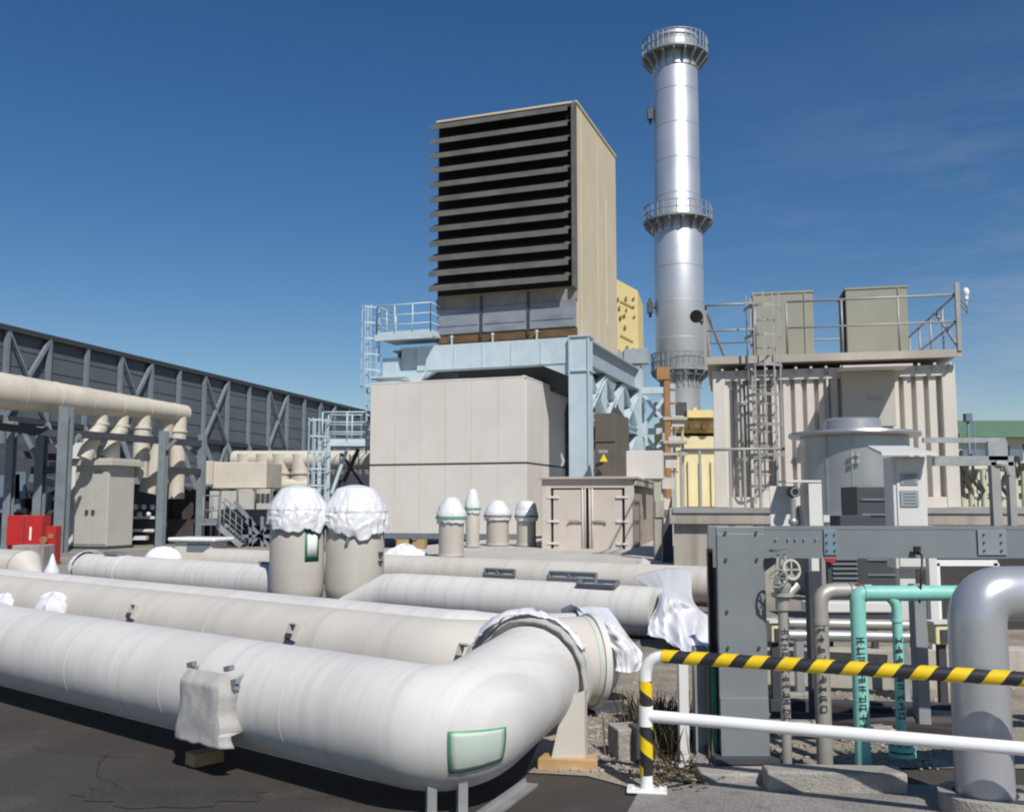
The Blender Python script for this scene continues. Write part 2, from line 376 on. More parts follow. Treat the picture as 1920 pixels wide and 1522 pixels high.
# ------------------------------------------------------------------ pipe sections stored in the foreground
UA = V((math.cos(A_ANG), -math.sin(A_ANG), 0)); NA = V((math.sin(A_ANG), math.cos(A_ANG), 0))   # along the pipes / away behind them
def project(p):
    d = p.y * CP + (p.z - CAM_H) * SP; return 960 + F_PX * p.x / d
def at_px(p0, d, px):                               # point of the line p0 + t d seen at a column of the survey
    k = (px - 960) / F_PX
    t = (k * (p0.y * CP + (p0.z - CAM_H) * SP) - p0.x) / (d.x - k * (d.y * CP + d.z * SP))
    return p0 + d * t
def bend(a, c, b, rad, n=8):                         # rounded corner at c between a and b
    u = (a - c).normalized(); w = (b - c).normalized()
    p = c + u * rad; q = c + w * rad
    return [lerp(lerp(p, c, t / n), lerp(c, q, t / n), t / n) for t in range(n + 1)]
def jag(x, s=0.0): return noise.noise(V((x * 3.1 + s, s * 1.7, 0.3)))
def ridged(p): return 1 - abs(noise.noise(p)) * 2
def wrap_end(mb, c, d, R, back, front, seed, hang=0.0, arc=None):
    # crumpled sheet tied over a pipe end: c end centre, d outward axis
    d = V(d).normalized(); x = d.cross(Z)
    if x.length < 1e-3: x = V((1, 0, 0))
    x.normalize(); y = x.cross(d)
    def fn(u, v):
        w = 2 * math.pi * v
        jig = noise.noise(V((math.cos(w) * 2 + seed, math.sin(w) * 2, seed)))
        if u < 0.5:
            t = u / 0.5; ax = -back * (1 - t) * (1 + 0.45 * jig) + 0.02 * t; rr = R * (1.07 - 0.02 * t)
            if t < 0.25: rr += R * 0.10 * (1 - t / 0.25)
        else:
            t = (u - 0.5) / 0.5; ax = 0.02 + front * math.sin(t * math.pi / 2); rr = R * 1.05 * (1 - t ** 1.6) + 0.001
        o = x * math.cos(w) + y * math.sin(w)
        p = c + d * ax + o * rr
        q = V((p.x * 5 + seed, p.y * 5, p.z * 5))
        k = ridged(V((math.cos(w) * 3.2 + seed, math.sin(w) * 3.2, u * 2.2))) * 0.5 + ridged(q * 1.4) * 0.3
        p += o * (k * 0.10 * R) + d * (noise.noise(q) * 0.05 * R)
        low = max(0, -o.z)
        p.z -= hang * low * (1 - abs(u - 0.45)) * (0.7 + 0.5 * jig)
        p.z = max(p.z, 0.012)
        return p
    mb.grid(fn, 26, 64, wrap=True)
    return mb
def lug(mb_frame, mb_dark, p, d, o, w=0.07, h=0.10):  # small clamp bracket standing proud of a pipe: d along, o outward
    s = d.cross(o).normalized()
    if s.z < 0: s = -s
    for k in (-1, 1):
        mb_frame.bar(p + d * (k * w * .5) - s * h / 2 - o * .01, p + d * (k * w * .5) + s * h / 2 - o * .01, 0.014, 0.06, o)
    mb_frame.bar(p - d * w / 2 + s * h / 2, p + d * w / 2 + s * h / 2, 0.012, 0.05, o)
    mb_dark.bar(p - d * w / 2 - s * h * .28 + o * .005, p + d * w / 2 - s * h * .28 + o * .005, 0.04, 0.035, o)

# --- nearest pipe, elbow towards the back, flange with a strip of sheet, cloth-covered hatch
RA = 0.322; zA = 0.415
pA = V((-0.47, 5.29, zA))
cornA = at_px(pA, UA, 852); cornA.z = zA
ringA = U(1000, 1265, 6.25)
startA = pA - UA * 9.5
rootA = thing('insulated_pipe', 'nearest and largest off-white pipe, elbow at its right end, hatch under grey cloth', 'pipe', (cornA.x, cornA.y, 0), 'pipe sections lying on the yard')
mb = MB(); pts = [startA] + bend(startA, cornA, ringA, 0.33, 12) + [ringA]
mb.sweep(pts, RA, 56)
for k in range(8):
    q = cornA - UA * (1.05 + k * 1.22)
    mb.sweep([q - UA * .61 - NA * (RA * .5) - Z * (RA * .868), q + UA * .61 - NA * (RA * .5) - Z * (RA * .868)], .004, 6)
    mb.ring(q, UA, RA - .01, RA + 0.0012, 0.03, 56)
shellA = mb.build('pipe_shell', M['pipe'], rootA)
dR = (ringA - cornA).normalized()
mb = MB(); mb.ring(ringA + dR * .01, dR, RA - .02, RA + 0.062, 0.07, 64); mb.build('flange', M['pipe'], rootA)
mb = MB()                                            # strip of white sheet over the rim, left and top part
xr = dR.cross(Z).normalized(); yr = xr.cross(dR)
def strip(u, v):
    w = R_(28) + v * R_(152)                         # angle from the right side over the top to the left
    wd = 0.03 + 0.09 * max(0, min(1, (w - R_(70)) / R_(60)))
    jr = noise.noise(V((w * 4, 2.1, u * 3)))
    o = xr * math.cos(w) + yr * math.sin(w)
    s_ = (u - 0.5) * 2
    lf_ = max(.25, min(1, (w - R_(60)) / R_(50)))
    return ringA + o * (RA + 0.062 + lf_ * (0.012 + 0.03 * (1 - s_ * s_)) + 0.016 * jr + 0.012 * ridged(V((w * 9, u * 2, 0)))) + dR * (s_ * wd + 0.01 * jr - 0.02)
mb.grid(strip, 8, 60); mb.build('rim_sheet', M['tarp'], rootA, thick=0.006)
mb = MB()
def pad(u, v):
    w = R_(-25) + v * R_(205); n_ = noise.noise(V((w * 7, u * 3, 5.5))); o = xr * math.cos(w) + yr * math.sin(w)
    a_ = (u - .5) * 2
    return ringA + o * (RA + .036 + .018 * (1 - a_ * a_) + .012 * n_) + dR * (-.045 + a_ * .035 + .01 * noise.noise(V((w * 5, 1, 8))))
mb.grid(pad, 6, 80); mb.build('rim_padding', M['cloth_grey'], rootA, thick=.006)
# foot plate on timber
mb = MB()
f0 = G(1036, 1432, .075); f1 = G(1100, 1430, .075)
t0 = U(1058, 1310, 6.0); t1 = U(1096, 1296, 6.0)
fy = 6.0
A0 = V((f0.x, fy, .075)); A1 = V((f1.x, fy, .075))
mb.prism([A0, A1, V((t1.x, fy, t1.z)), V((t0.x, fy, t0.z))], V((0.02, 0.07, 0)))
mb.build('support_foot', M['pipe_beige'], rootA)
mb = MB()
for px in (808, 866):
    q = G(px, 1534)
    mb.box((q.x, q.y, 0.09), (0.05, 0.05, 0.18), 0.3)
    mb.box((q.x, q.y, 0.006), (0.1, 0.1, 0.012), 0.3)
mb.build('support_leg', M['galv'], rootA)
# hatch cloth
ND = -NA; hc = at_px(pA + ND * .36, UA, 388) - ND * .36
rootH = rootA
mb = MB()
def hatch(u, v):
    a = (u - 0.5) * 2; zz = 0.60 - v * 0.41
    edge = max(0.0, (abs(a) - 0.80) / 0.2)
    wob = noise.noise(V((u * 4, v * 3, 1.3)))
    dz = zz - zA
    base = math.sqrt(max(0.0, RA * RA - dz * dz)) if abs(dz) < RA else 0.0
    outd = max(0.335 + 0.085 * min(1, v * 5 + .25) + 0.008 * wob + 0.006 * ridged(V((u * 5, v * 2, 4))), base + 0.012)
    outd = lerp(outd, max(base, 0.22) - 0.01, edge ** 2 * (1 if v < .82 else .35))
    wid = 0.235 + 0.04 * max(0, v - 0.55) / 0.45 + 0.012 * noise.noise(V((v * 5, a, 9)))
    return V((hc.x, hc.y, zz + 0.015 * noise.noise(V((u * 6, 0, 2))) * (1 if v > .9 else 0))) + UA * (a * wid) + ND * outd
mb.grid(hatch, 26, 30); ho = mb.build('hatch_cover', M['cloth_grey'], rootA, thick=0.008)
mb = MB(); md_ = MB()
for sx_, zz in ((-.21, .61), (.17, .625), (.225, .52), (.235, .555), (-.235, .52), (-.225, .42)):
    q = V((hc.x, hc.y, zz)) + UA * sx_ + ND * 0.335
    mb = MB(); mb.bar(q - UA * .025, q + UA * .03 + Z * .015, .03, .035, ND); mb.build('hatch_clamp', M['rackpost'], ho)
mb = MB()
# label sheet on the outside of the elbow
tB = V((0.30, -0.954, 0)).normalized(); cE = lerp(cornA, ringA, 0.10); cE.z = zA + .02
tA2 = V((-tB.y, tB.x, 0))
def lsheet(u, v):
    w = lerp(R_(6), R_(-36), v); al = lerp(-.46, .28, u)
    dh_ = (tB * math.cos(al) + tA2 * math.sin(al)).normalized()
    o = dh_ * math.cos(w) + Z * math.sin(w)
    q0 = cE + tA2 * (lerp(-.02, .10, u))
    lo, hi = .15, .9
    for _ in range(30):
        md = (lo + hi) / 2
        if shellA.ray_cast(q0 + o * 1.2 - rootA.location, -o)[0] and (shellA.ray_cast(q0 + o * 1.2 - rootA.location, -o)[1] + rootA.location - q0).length > md: lo = md
        else: hi = md
    return q0 + o * (lo + .006)
bpy.context.view_layer.update()
mb.grid(lsheet, 10, 10); lb_ = mb.build('notice_border', M['green_tape'], rootA, thick=.002)
mb = MB(); mb.grid(lambda u, v: lsheet(.05 + .9 * u, .05 + .9 * v) + tB * .002, 10, 10); mb.build('notice_sheet', M['paper_green'], lb_, thick=.002)
mb = MB()
# --- timber under the foot, yellow chock, flat bar on the ground
q = V(((f0.x + f1.x) / 2 - .0, fy + .035, 0.0385)); mb.box(q, (0.36, 0.13, 0.073), -0.12, bev=.006)
single(mb, 'timber_block', M['wood'], 'short orange-brown timber block under the foot plate of the nearest pipe', 'timber', (q.x, q.y, 0))
q = at_px(V((pA.x, pA.y, 0.04)) - NA * .22, UA, 384)
mb = MB(); mb.box((q.x, q.y, 0.042), (0.12, 0.2, 0.078), A_ANG * -1 - .1, bev=.005)
single(mb, 'timber_chock', M['wood'], 'yellowish timber chock poking out below the grey cloth hatch', 'timber', (q.x, q.y, 0))
p = G(995, 1470, .012); q = G(905, 1535, .012); mb = MB(); mb.bar(p, q, 0.09, 0.02, Z, bev=.003); mb.bar(p + V((-.03, .0, .012)), q + V((-.03, 0, .012)), 0.012, 0.045)
single(mb, 'steel_bar', M['galv'], 'pale flat steel bar lying on the asphalt right of the pipe stand', 'bar', ((p.x + q.x) / 2, (p.y + q.y) / 2, 0))

# --- second pipe
RB = 0.33; zB = 0.41
pB = V((-1.12, 7.82, zB))
endB = U(1113, 1238, 7.55); endB.z = zB
cB = at_px(pB, UA, 868)
rootB = thing('insulated_pipe', 'beige pipe behind the nearest one, three clamp brackets on its side, green end sticker', 'pipe', (pB.x, pB.y, 0), 'pipe sections lying on the yard')
mb = MB(); s0 = pB - UA * 14
mb.sweep([s0] + bend(s0, cB, endB, 0.35, 8) + [endB], RB, 52)
for k in range(9):
    q = at_px(pB, UA, 435) - UA * (k - 2) * 1.5
    if project(q) < 800: mb.ring(q, UA, RB - .01, RB + .004, .04, 52)
mb.build('pipe_shell', M['pipe_beige'], rootB)
dB = (endB - cB).normalized()
mb = MB(); mb.ring(endB - dB * .02, dB, RB - .05, RB + .022, .05, 56); mb.build('end_rim', M['pipe'], rootB)
mb = MB(); mb.ring(endB - dB * .075, dB, RB - .01, RB + .006, .028, 56); mb.build('green_tape', M['paper_green'], rootB)
mb = MB()
def stick(u, v):
    w = lerp(R_(18), R_(-6), v); o = V((0, -1, 0)) * math.cos(w) + Z * math.sin(w)
    return endB - dB * (.13 + u * .11) + o * (RB + .004)
mb.grid(stick, 4, 6); mb.build('sticker', M['green_tape'], rootB, thick=.002)
for px in (245, 545, 866):
    q = at_px(pB - NA * RB, UA, px) + NA * RB; o = (-NA * math.cos(R_(26)) + Z * math.sin(R_(26))).normalized()
    bf = MB(); bd = MB(); lug(bf, bd, q + o * (RB + .03), UA, o, .085, .13)
    b = bf.build('clamp_bracket', M['cabinet'], rootB); bd.build('clamp_jaw', M['darkgrey'], b)
for px, r_, w_ in ((96, .155, .26), (6, .10, .2)):
    q = at_px(pB - NA * RB, UA, px) + NA * .02; q.z = 0.46
    mb = MB()
    def lump(u, v, q=q, r_=r_, w_=w_):
        w = 2 * math.pi * v; ph = u * math.pi
        k = 1 + .22 * ridged(V((math.cos(w) * 2 + px, math.sin(w) * 2, u * 3)))
        return q + UA * (w_ * math.cos(w) * math.sin(ph) * k * .95) - NA * (r_ * math.sin(w) * math.sin(ph) * k) + Z * (r_ * 1.15 * math.cos(ph) * k)
    mb.grid(lump, 14, 30, wrap=True); mb.build('nozzle_wrap', M['tarp'], rootB)

# --- third pipe, just behind, white sheet over its end
pC = V((-1.23, 8.58, zB)); endC = U(1118, 1212, 8.35); endC.z = .38
cC = at_px(pC, UA, 880)
rootC = thing('insulated_pipe', 'pale pipe close behind the bracketed beige pipe, only its bright top showing', 'pipe', (pC.x, pC.y, 0), 'pipe sections lying on the yard')
mb = MB(); s0 = pC - UA * 13
mb.sweep([s0] + bend(s0, cC, endC, 0.35, 8) + [endC], [RB] * 6 + [lerp(RB, .30, k / 4) for k in range(1, 5)] + [.30], 48); mb.build('pipe_shell', M['pipe'], rootC)
mb = MB(); dC = (endC - cC).normalized()
wrap_end(mb, endC + dC * .02, dC, .30, 0.24, 0.12, 3.3, hang=.1)
single(mb, 'protective_sheet', M['tarp'], 'white sheet tied as a cap over the pipe end behind the green-taped pipe end', 'plastic sheet', (endC.x, endC.y, 0), 'white sheets over pipe ends', thick=.006)

rowsC = [[U(1078, 1140, 8.32), U(1105, 1136, 8.36), U(1138, 1139, 8.42)], [U(1092, 1166, 7.98), U(1128, 1163, 7.99), U(1160, 1170, 8.1)], [U(1130, 1196, 7.93), U(1158, 1192, 7.95), U(1182, 1200, 8.05)],
         [U(1152, 1226, 7.9), U(1180, 1218, 7.9), U(1202, 1226, 8.0)], [U(1152, 1258, 7.85), U(1178, 1262, 7.85), U(1200, 1256, 7.95)]]
def drapeC(u, v):
    p = spl([spl(r_, v) for r_ in rowsC], u)
    k = ridged(V((v * 3.5 + u * 2.5, u * 2.0, 4.4))) * .035 + ridged(V((v * 7 - u * 2, u * 4, 1.0))) * .018 + noise.noise(V((v * 4, u * 6, 3))) * .03
    return p + V((0.15, -1, .2)) * (k * (.4 + u) + .015)
def cr3(a, b, c, d, t): return 0.5 * ((2 * b) + (c - a) * t + (2 * a - 5 * b + 4 * c - d) * t * t + (3 * b - a - 3 * c + d) * t ** 3)
def spl(ps, t):
    n = len(ps) - 1; x = min(n - 1e-6, max(0, t * n)); i = int(x); f = x - i
    a = ps[max(0, i - 1)]; b = ps[i]; c = ps[i + 1]; d = ps[min(n, i + 2)]
    return cr3(a, b, c, d, f)
mb = MB(); mb.grid(drapeC, 40, 36); q = rowsC[3][1]
single(mb, 'protective_sheet', M['tarp'], 'narrow white sheet hanging in folds right of the green-taped pipe end', 'plastic sheet', (q.x, q.y, 0), 'white sheets over pipe ends', thick=.006)

# --- pipe in the middle distance with bevelled left end
RD = 0.30; pD = V((0.25, 12.75, 0.31)); dD = V((math.cos(.61), -math.sin(.61), 0)); nD = V((math.sin(.61), math.cos(.61), 0))
lD = at_px(pD, dD, 728); eD = at_px(pD, dD, 1236)
rootD = thing('insulated_pipe', 'off-white pipe whose left end slants down beside the right wrapped tank', 'pipe', (lD.x, lD.y, 0), 'pipe sections lying on the yard')
mb = MB(); mb.sweep([lD - dD * .8 - nD * .36 - Z * .22, lD - dD * .03 - Z * .01, lD + dD * .25, eD], [0.06, RD * .97, RD, RD], 48); mb.build('pipe_shell', M['pipe'], rootD)
def hatch_frame(root, c, d, o, l, w):
    mb = MB(); s = d.cross(o).normalized()
    for k in (-1, 1):
        mb.bar(c - d * l / 2 + s * k * w / 2, c + d * l / 2 + s * k * w / 2, .03, .05, o)
        mb.bar(c + d * k * l / 2 - s * w / 2, c + d * k * l / 2 + s * w / 2, .03, .05, o)
    mb.bar(c - d * l * .1 - s * w / 2, c - d * l * .02 + s * w / 2, .03, .04, o)
    h = mb.build('hatch_frame', M['rackpost'], root)
    mb = MB(); mb.bar(c - d * l * .42 - o * .03, c - d * .1 * l - o * .03, w * .8, .02, o); mb.bar(c + d * l * .1 - o * .03, c + d * l * .42 - o * .03, w * .8, .02, o)
    mb.build('hatch_panel', M['cabinet'], h)
q = at_px(pD, dD, 1130); o = (Z * .94 - nD * .34).normalized(); hatch_frame(rootD, q + o * (RD + .035), dD, o, .52, .14)

# --- far long pipe (right) and far pipe (left)
RE = 0.29; pE = V((0.33, 17.2, 0.33)); dE = V((math.cos(.572), -math.sin(.572), 0)); nE = V((math.sin(.572), math.cos(.572), 0))
lE = at_px(pE, dE, 395); eE = at_px(pE, dE, 1352)
rootE = thing('insulated_pipe', 'longest far beige pipe passing in front of the container doors and boxes', 'pipe', (pE.x, pE.y, 0), 'pipe sections lying on the yard')
mb = MB(); mb.sweep([lE, eE], RE, 44)
for k in range(6): mb.ring(lE + dE * (1.5 + 2.0 * k), dE, RE - .01, RE + .004, .05, 44)
mb.build('pipe_shell', M['pipe_beige'], rootE)
mb = MB(); mb.ring(eE, dE, RE * .4, RE + .03, .05, 44); mb.build('end_rim', M['rust'], rootE)
for px, l in ((955, .62), (1090, .9)):
    q = at_px(pE, dE, px); o = (-nE * .97 + Z * .24).normalized(); hatch_frame(rootE, q + o * (RE + .03), dE, o, l, .10)
q = at_px(pE, dE, 378); mb = MB(); qq = V((q.x, q.y + .1, .3))
RF = 0.30; pF = V((-5.53, 16.69, 0.35)); lF = at_px(pF, UA, 160); eF = at_px(pF, UA, 543)
rootF = thing('insulated_pipe', 'off-white pipe left of the wrapped tanks, white sheet on its left end', 'pipe', (lF.x, lF.y, 0), 'pipe sections lying on the yard')
mb = MB(); mb.sweep([lF, eF], RF, 44); mb.ring(at_px(pF, UA, 238), UA, RF - .01, RF + .008, .03, 44); mb.build('pipe_shell', M['pipe'], rootF)
q = at_px(pF, UA, 215); hatch_frame(rootF, q + Z * (RF + .03), UA, Z, .42, .2)
q = at_px(pF, UA, 488); hatch_frame(rootF, q + (Z * .8 + NA * .6) * (RF + .03), UA, (Z * .8 + NA * .6), .5, .12)
mb = MB(); wrap_end(mb, lF - UA * .02, -UA, RF, .16, .14, 8.1)
single(mb, 'protective_sheet', M['tarp'], 'white sheet tied over the left end of the far pipe near the red fire box', 'plastic sheet', (lF.x, lF.y, 0), 'white sheets over pipe ends', thick=.006)
# white capped hatch box standing behind the far left pipe
q = G(375, 1076, 0); mb = MB()
rb = thing('wrapped_box', 'low white-topped box with a grey window behind the far left pipe', 'box', q)
mb = MB(); mb.box((q.x, q.y, .37), (1.0, .6, .74), -.3, bev=.02); bo = mb.build('box_body', M['cream'], rb)
mb = MB(); mb.box((q.x, q.y, .80), (1.25, .8, .09), -.3, bev=.035); mb.build('lid', M['white'], rb)
mb = MB(); mb.box((q.x + .05, q.y - .32, .62), (.6, .05, .17), -.3); mb.build('window', M['rackpost'], rb)
mb = MB(); q2 = G(305, 1080, 0); mb.ball((q2.x, q2.y, .33), .34, 16, (1.3, .8, 1.0))
single(mb, 'sandbag', M['white'], 'small rounded white bag left of the white-topped box', 'bag', q2)
# bevelled pipe end at the far left edge
RG = .34; pG = G(62, 1105, 0); pG.z = .38; mb = MB()
lG = pG - UA * 4
mb.sweep([lG, pG - UA * .35, pG + UA * .25 - Z * .24], [RG, RG, .06], 40)
rootG = thing('insulated_pipe', 'tan pipe with tapering end in front of the red fire box', 'pipe', (pG.x, pG.y, 0), 'pipe sections lying on the yard')
mb.build('pipe_shell', M['pipe_beige'], rootG)
mb = MB(); mb.ring(pG - UA * .36, UA, RG - .01, RG + .006, .05, 32); mb.build('end_band', M['cream_trim'], rootG)
mb = MB(); q = G(97, 1078, 0); mb.lathe([(.16, 0), (.17, .1), (.09, .25), (.03, .45), (0, .5)], q, 12)
single(mb, 'plastic_sack', M['tarp'], 'small pointed white sack beside the tan pipe end', 'sack', q)

# --- big drape over the end of the middle pipe, hanging to the ground
mb = MB()
top = [U(1186, 1083, 14.2), U(1228, 1070, 14.4), U(1262, 1066, 14.5), U(1296, 1070, 14.3)]
mid = [U(1232, 1118, 11.72), U(1240, 1112, 11.6), U(1268, 1116, 11.6), U(1300, 1130, 11.9)]
low = [U(1216, 1165, 11.3), U(1236, 1172, 11.15), U(1290, 1150, 11.2), U(1338, 1166, 11.8)]
bot = [U(1208, 1192, 11.05), U(1252, 1204, 10.75), U(1298, 1232, 10.3), U(1346, 1188, 11.5)]
rows = [top, mid, low, bot]
def drape(u, v):
    p = spl([spl(r_, v) for r_ in rows], u)
    k = ridged(V((v * 5.5 + u * 1.5, u * 1.3, 2.0))) * .07 + ridged(V((v * 11 - u * 3, u * 2.5, 5.0))) * .035 + noise.noise(V((v * 4, u * 6, 7))) * .05
    p = p + V((0.1, -1, .25)) * (k * (0.4 + u))
    p.z = max(.02, p.z)
    return p
mb.grid(drape, 50, 60)
q = low[1]; single(mb, 'protective_sheet', M['tarp'], 'large white sheet draped over two pipe ends and hanging behind the striped rail', 'plastic sheet', (q.x, q.y, 0), 'white sheets over pipe ends', thick=.008)
mb = MB(); q = G(1205, 1105, 0); q = U(1206, 1062, 16.6)
def mound(u, v):
    w = 2 * math.pi * v; r_ = .28 * math.sin(u * math.pi * .5) * (1 + .15 * jag(w, 3))
    return V((q.x + r_ * math.cos(w), q.y + r_ * math.sin(w), max(.0, q.z + .14 - u ** 1.7 * (q.z + .14)) + .02 * jag(w + u, 5)))
mb.grid(mound, 14, 30, wrap=True); single(mb, 'sandbag', M['slab'], 'pale rounded bag behind the far pipe, right of the container doors', 'bag', (q.x, q.y, 0))

# --- the two upright wrapped tanks
def upright(px, Y, w_px, body_top, tarp_top, seed, label, sign):
    c = U(px, 1000, Y); R = w_px / 2 * Y / F_PX
    root = thing('wrapped_tank', label, 'tank', (c.x, c.y, 0), 'upright tanks under white sheets')
    zt = U(px, body_top, Y).z; zz = U(px, tarp_top, Y).z
    mb = MB(); mb.lathe([(0, .10), (R * .8, .11), (R * .95, .20), (R, .34), (R, zt), (R * .96, zt + .05), (0, zt + .06)], (c.x, c.y, 0), 48)
    for k in range(4):
        a = k * math.pi / 2 + .6; mb.box((c.x + R * .6 * math.cos(a), c.y + R * .6 * math.sin(a), .1), (.1, .1, .2), a)
    mb.build('tank_shell', M['tank'], root)
    mb = MB()
    hh = zz - zt
    def fn(u, v):
        w = 2 * math.pi * v
        cx_, sy = math.cos(w), math.sin(w)
        f1 = noise.noise(V((cx_ * 1.6 + seed, sy * 1.6, seed)))
        f2 = ridged(V((cx_ * 3.6 + seed, sy * 3.6, u * 2.0)))
        f3 = ridged(V((cx_ * 6 + seed, sy * 6, u * 5.0 + seed)))
        z0 = zt - .06 - .17 * f1 - .05 * f2 * (1 - u)
        f4 = ridged(V((cx_ * 9 + seed, sy * 9, u * 9)))
        if u < .42: t = u / .42; rr = R * (1.045 - .02 * t + .05 * (1 - t) ** 2 * f2 + .04 * math.sin(t * math.pi)); zq = lerp(z0, zt + hh * .34, t)
        elif u < .8: t = (u - .42) / .38; rr = R * lerp(1.05, .62, t ** 1.35); zq = lerp(zt + hh * .34, zt + hh * .90, t)
        else: t = (u - .8) / .2; rr = R * .62 * (1 - t) + .001; zq = lerp(zt + hh * .90, zt + hh * 1.0, math.sin(t * math.pi / 2))
        lo_ = max(0, 1 - abs(u - .3) / .3)
        rr *= 1 + .05 * f2 * (1 - u * .5) + (.02 + .035 * lo_) * f3 + (.008 + .02 * lo_) * f4
        return V((c.x + rr * cx_, c.y + rr * sy, zq + .03 * f3 * (1 - u)))
    mb.grid(fn, 46, 110, wrap=True); mb.build('top_sheet', M['tarp'], root, thick=.006)
    if sign:
        def sg(a0, a1, z0, z1, off):
            def f(u, v):
                w = lerp(a0, a1, u); return V((c.x + (R + off) * math.cos(w), c.y + (R + off) * math.sin(w), lerp(z0, z1, v)))
            return f
        z0, z1 = U(px, 1050, Y).z, U(px, 992, Y).z
        mb = MB(); mb.grid(sg(R_(-62), R_(-28), z0, z1, .006), 8, 2); b = mb.build('notice_border', M['green'], root, thick=.003)
        mb = MB(); mb.grid(sg(R_(-57), R_(-33), z0 + .07, z1 - .07, .010), 8, 2); mb.build('notice_sheet', M['paper'], b, thick=.003)
    else:
        mb = MB()                                    # cord and tape tails
        mb.sweep([V((c.x - R * .3, c.y - R * 1.06, zt - .06)), V((c.x - R * .05, c.y - R * 1.08, zt - .14)), V((c.x + .1, c.y - R * 1.04, zt - .10))], .02, 6)
        mb.sweep([V((c.x - R * .05, c.y - R * 1.08, zt - .14)), V((c.x - R * .12, c.y - R * 1.04, zt - .25))], .028, 6)
        mb.build('tie_cord', M['rackpost'], root)
        mb = MB(); mb.box((c.x + R * .93, c.y - R * .42, zt - .40), (.05, .08, .06), -.4); mb.box((c.x + R * .93, c.y - R * .42, zt - .52), (.05, .08, .04), -.4); mb.build('clip', M['darkgrey'], root)
    return root
upright(558, 14.9, 100, 982, 910, 2.2, 'left upright beige tank under white sheet, green-edged notice on its side', True)
upright(666, 15.0, 108, 988, 909, 6.4, 'right upright beige tank under white sheet, grey cord hanging in front', False)
mb = MB(); q = U(620, 1112, 9.1); mb.ball((q.x, q.y + .2, q.z - .02), .05, 10, (1.4, 1, .8))
mb.bm.free()

exec_marks = []

# ------------------------------------------------------------------ barrier in the right foreground
b0 = G(1213, 1486); b0.z = 0
zt = U(1230, 1228, b0.y).z; zm = U(1213, 1341, b0.y).z
e1 = U(1920, 1265, 4.80)
dBar = V((e1.x - b0.x, e1.y - b0.y, 0)).normalized(); LB = 2.6
e_top = b0 + dBar * LB
rootR = thing('safety_barrier', 'low white tube barrier with yellow and black tape on its top rail', 'barrier', b0)
rB = .034
P0 = V((b0.x, b0.y, .012)); P1 = V((b0.x, b0.y, zt)); P2 = V((e_top.x, e_top.y, zt)); P3 = V((e_top.x, e_top.y, .012))
mb = MB()
pts = [P0] + bend(P0, P1, P2, .13, 8) + bend(P1, P2, P3, .13, 8) + [P3]
mb.sweep(pts, rB, 20)
mb.build('tube_frame', M['white'], rootR)
mb = MB(); mb.tube(V((b0.x, b0.y, zm)), V((e_top.x, e_top.y, zm)), rB * .98, n=20); mb.build('middle_rail', M['white'], rootR)
for q in (b0, e_top):
    mb = MB(); mb.box((q.x, q.y, .02), (.22, .14, .012), -.15, bev=.003)
    for sx_ in (-.08, .08): mb.tube(V((q.x + sx_, q.y, .02)), V((q.x + sx_, q.y, .035)), .012, n=8)
    mb.build('base_plate', M['white'], rootR)
def helix(mb, p, q, r, pitch, frac, n=20, per=26, phase=0.0):   # ribbon wound around a tube
    d = (q - p); Ln = d.length; d.normalize(); x = d.cross(V((0, -1, .3))).normalized(); y = d.cross(x)
    turns = Ln / pitch; N_ = int(turns * per); rows_ = []
    for i in range(N_ + 1):
        w = 2 * math.pi * i / per + phase; s_ = Ln * i / N_
        o = x * math.cos(w) - y * math.sin(w)
        rows_.append([mb.bm.verts.new(p + o * r + d * max(0, min(Ln, s_ + k * pitch * frac))) for k in (-.5, 0, .5)])
    for a, b in zip(rows_, rows_[1:]):
        for k in range(2):
            f = mb.bm.faces.new((a[k], a[k + 1], b[k + 1], b[k])); f.smooth = True
a = P1 + dBar * .10; b = P2 - dBar * .14
mb = MB(); mb.tube(a, b, rB + .0015, n=20, cap=False); tp = mb.build('black_tape', M['tape_black'], rootR)
mb = MB(); helix(mb, a, b, rB + .0034, .165, .52, phase=.6); mb.build('yellow_stripes', M['tape_yellow'], tp)
a = V((b0.x, b0.y, .10)); b = V((b0.x, b0.y, zt - .14))
mb = MB(); mb.tube(a, b, rB + .0015, n=20, cap=False); tp = mb.build('black_tape', M['tape_black'], rootR)
mb = MB(); helix(mb, a, b, rB + .0034, .165, .5, phase=2.2); mb.build('yellow_stripes', M['tape_yellow'], tp)
mb = MB(); mb.tube(V((b0.x - .0, b0.y, zm - .055)), V((b0.x, b0.y, zm + .055)), rB + .006, n=20); mb.build('rail_socket', M['white'], rootR)

# ------------------------------------------------------------------ grey portal frame and its pipes
YF = 5.95
fl = G(1345, 1450); fr = G(1440, 1452)
xl = U(1347, 1200, YF).x; xr_ = U(1438, 1200, YF).x
zt_ = U(1400, 987, YF).z; zb_ = U(1600, 1047, YF).z
rootP = thing('steel_portal', 'heavy grey steel portal frame with bolted column and long top beam', 'frame', ((xl + xr_) / 2, YF, 0))
cw = xr_ - xl; cx_ = (xl + xr_) / 2
mb = MB()
mb.box((cx_, YF + .012, zt_ / 2 + .06), (cw, .024, zt_ - .12), bev=.003)
mb.box((cx_, YF + cw * .9, zt_ / 2 + .06), (cw, .024, zt_ - .12), bev=.003)
mb.box((cx_, YF + cw * .46, zt_ / 2 + .06), (.02, cw * .86, zt_ - .12))
colo = mb.build('column', M['steel_grey'], rootP)
mb = MB(); mb.box((cx_, YF - .006, .26), (cw - .004, .012, .36), bev=.002); mb.box((cx_, YF - .006, 1.03), (cw - .004, .012, .78), bev=.002)
mb.build('cover_plate', M['steel_grey'], colo)
mb = MB(); mb.box((cx_, YF + .14, .085), (cw + .10, .46, .03)); mb.build('base_plate', M['rackdark'], colo)
mb = MB()
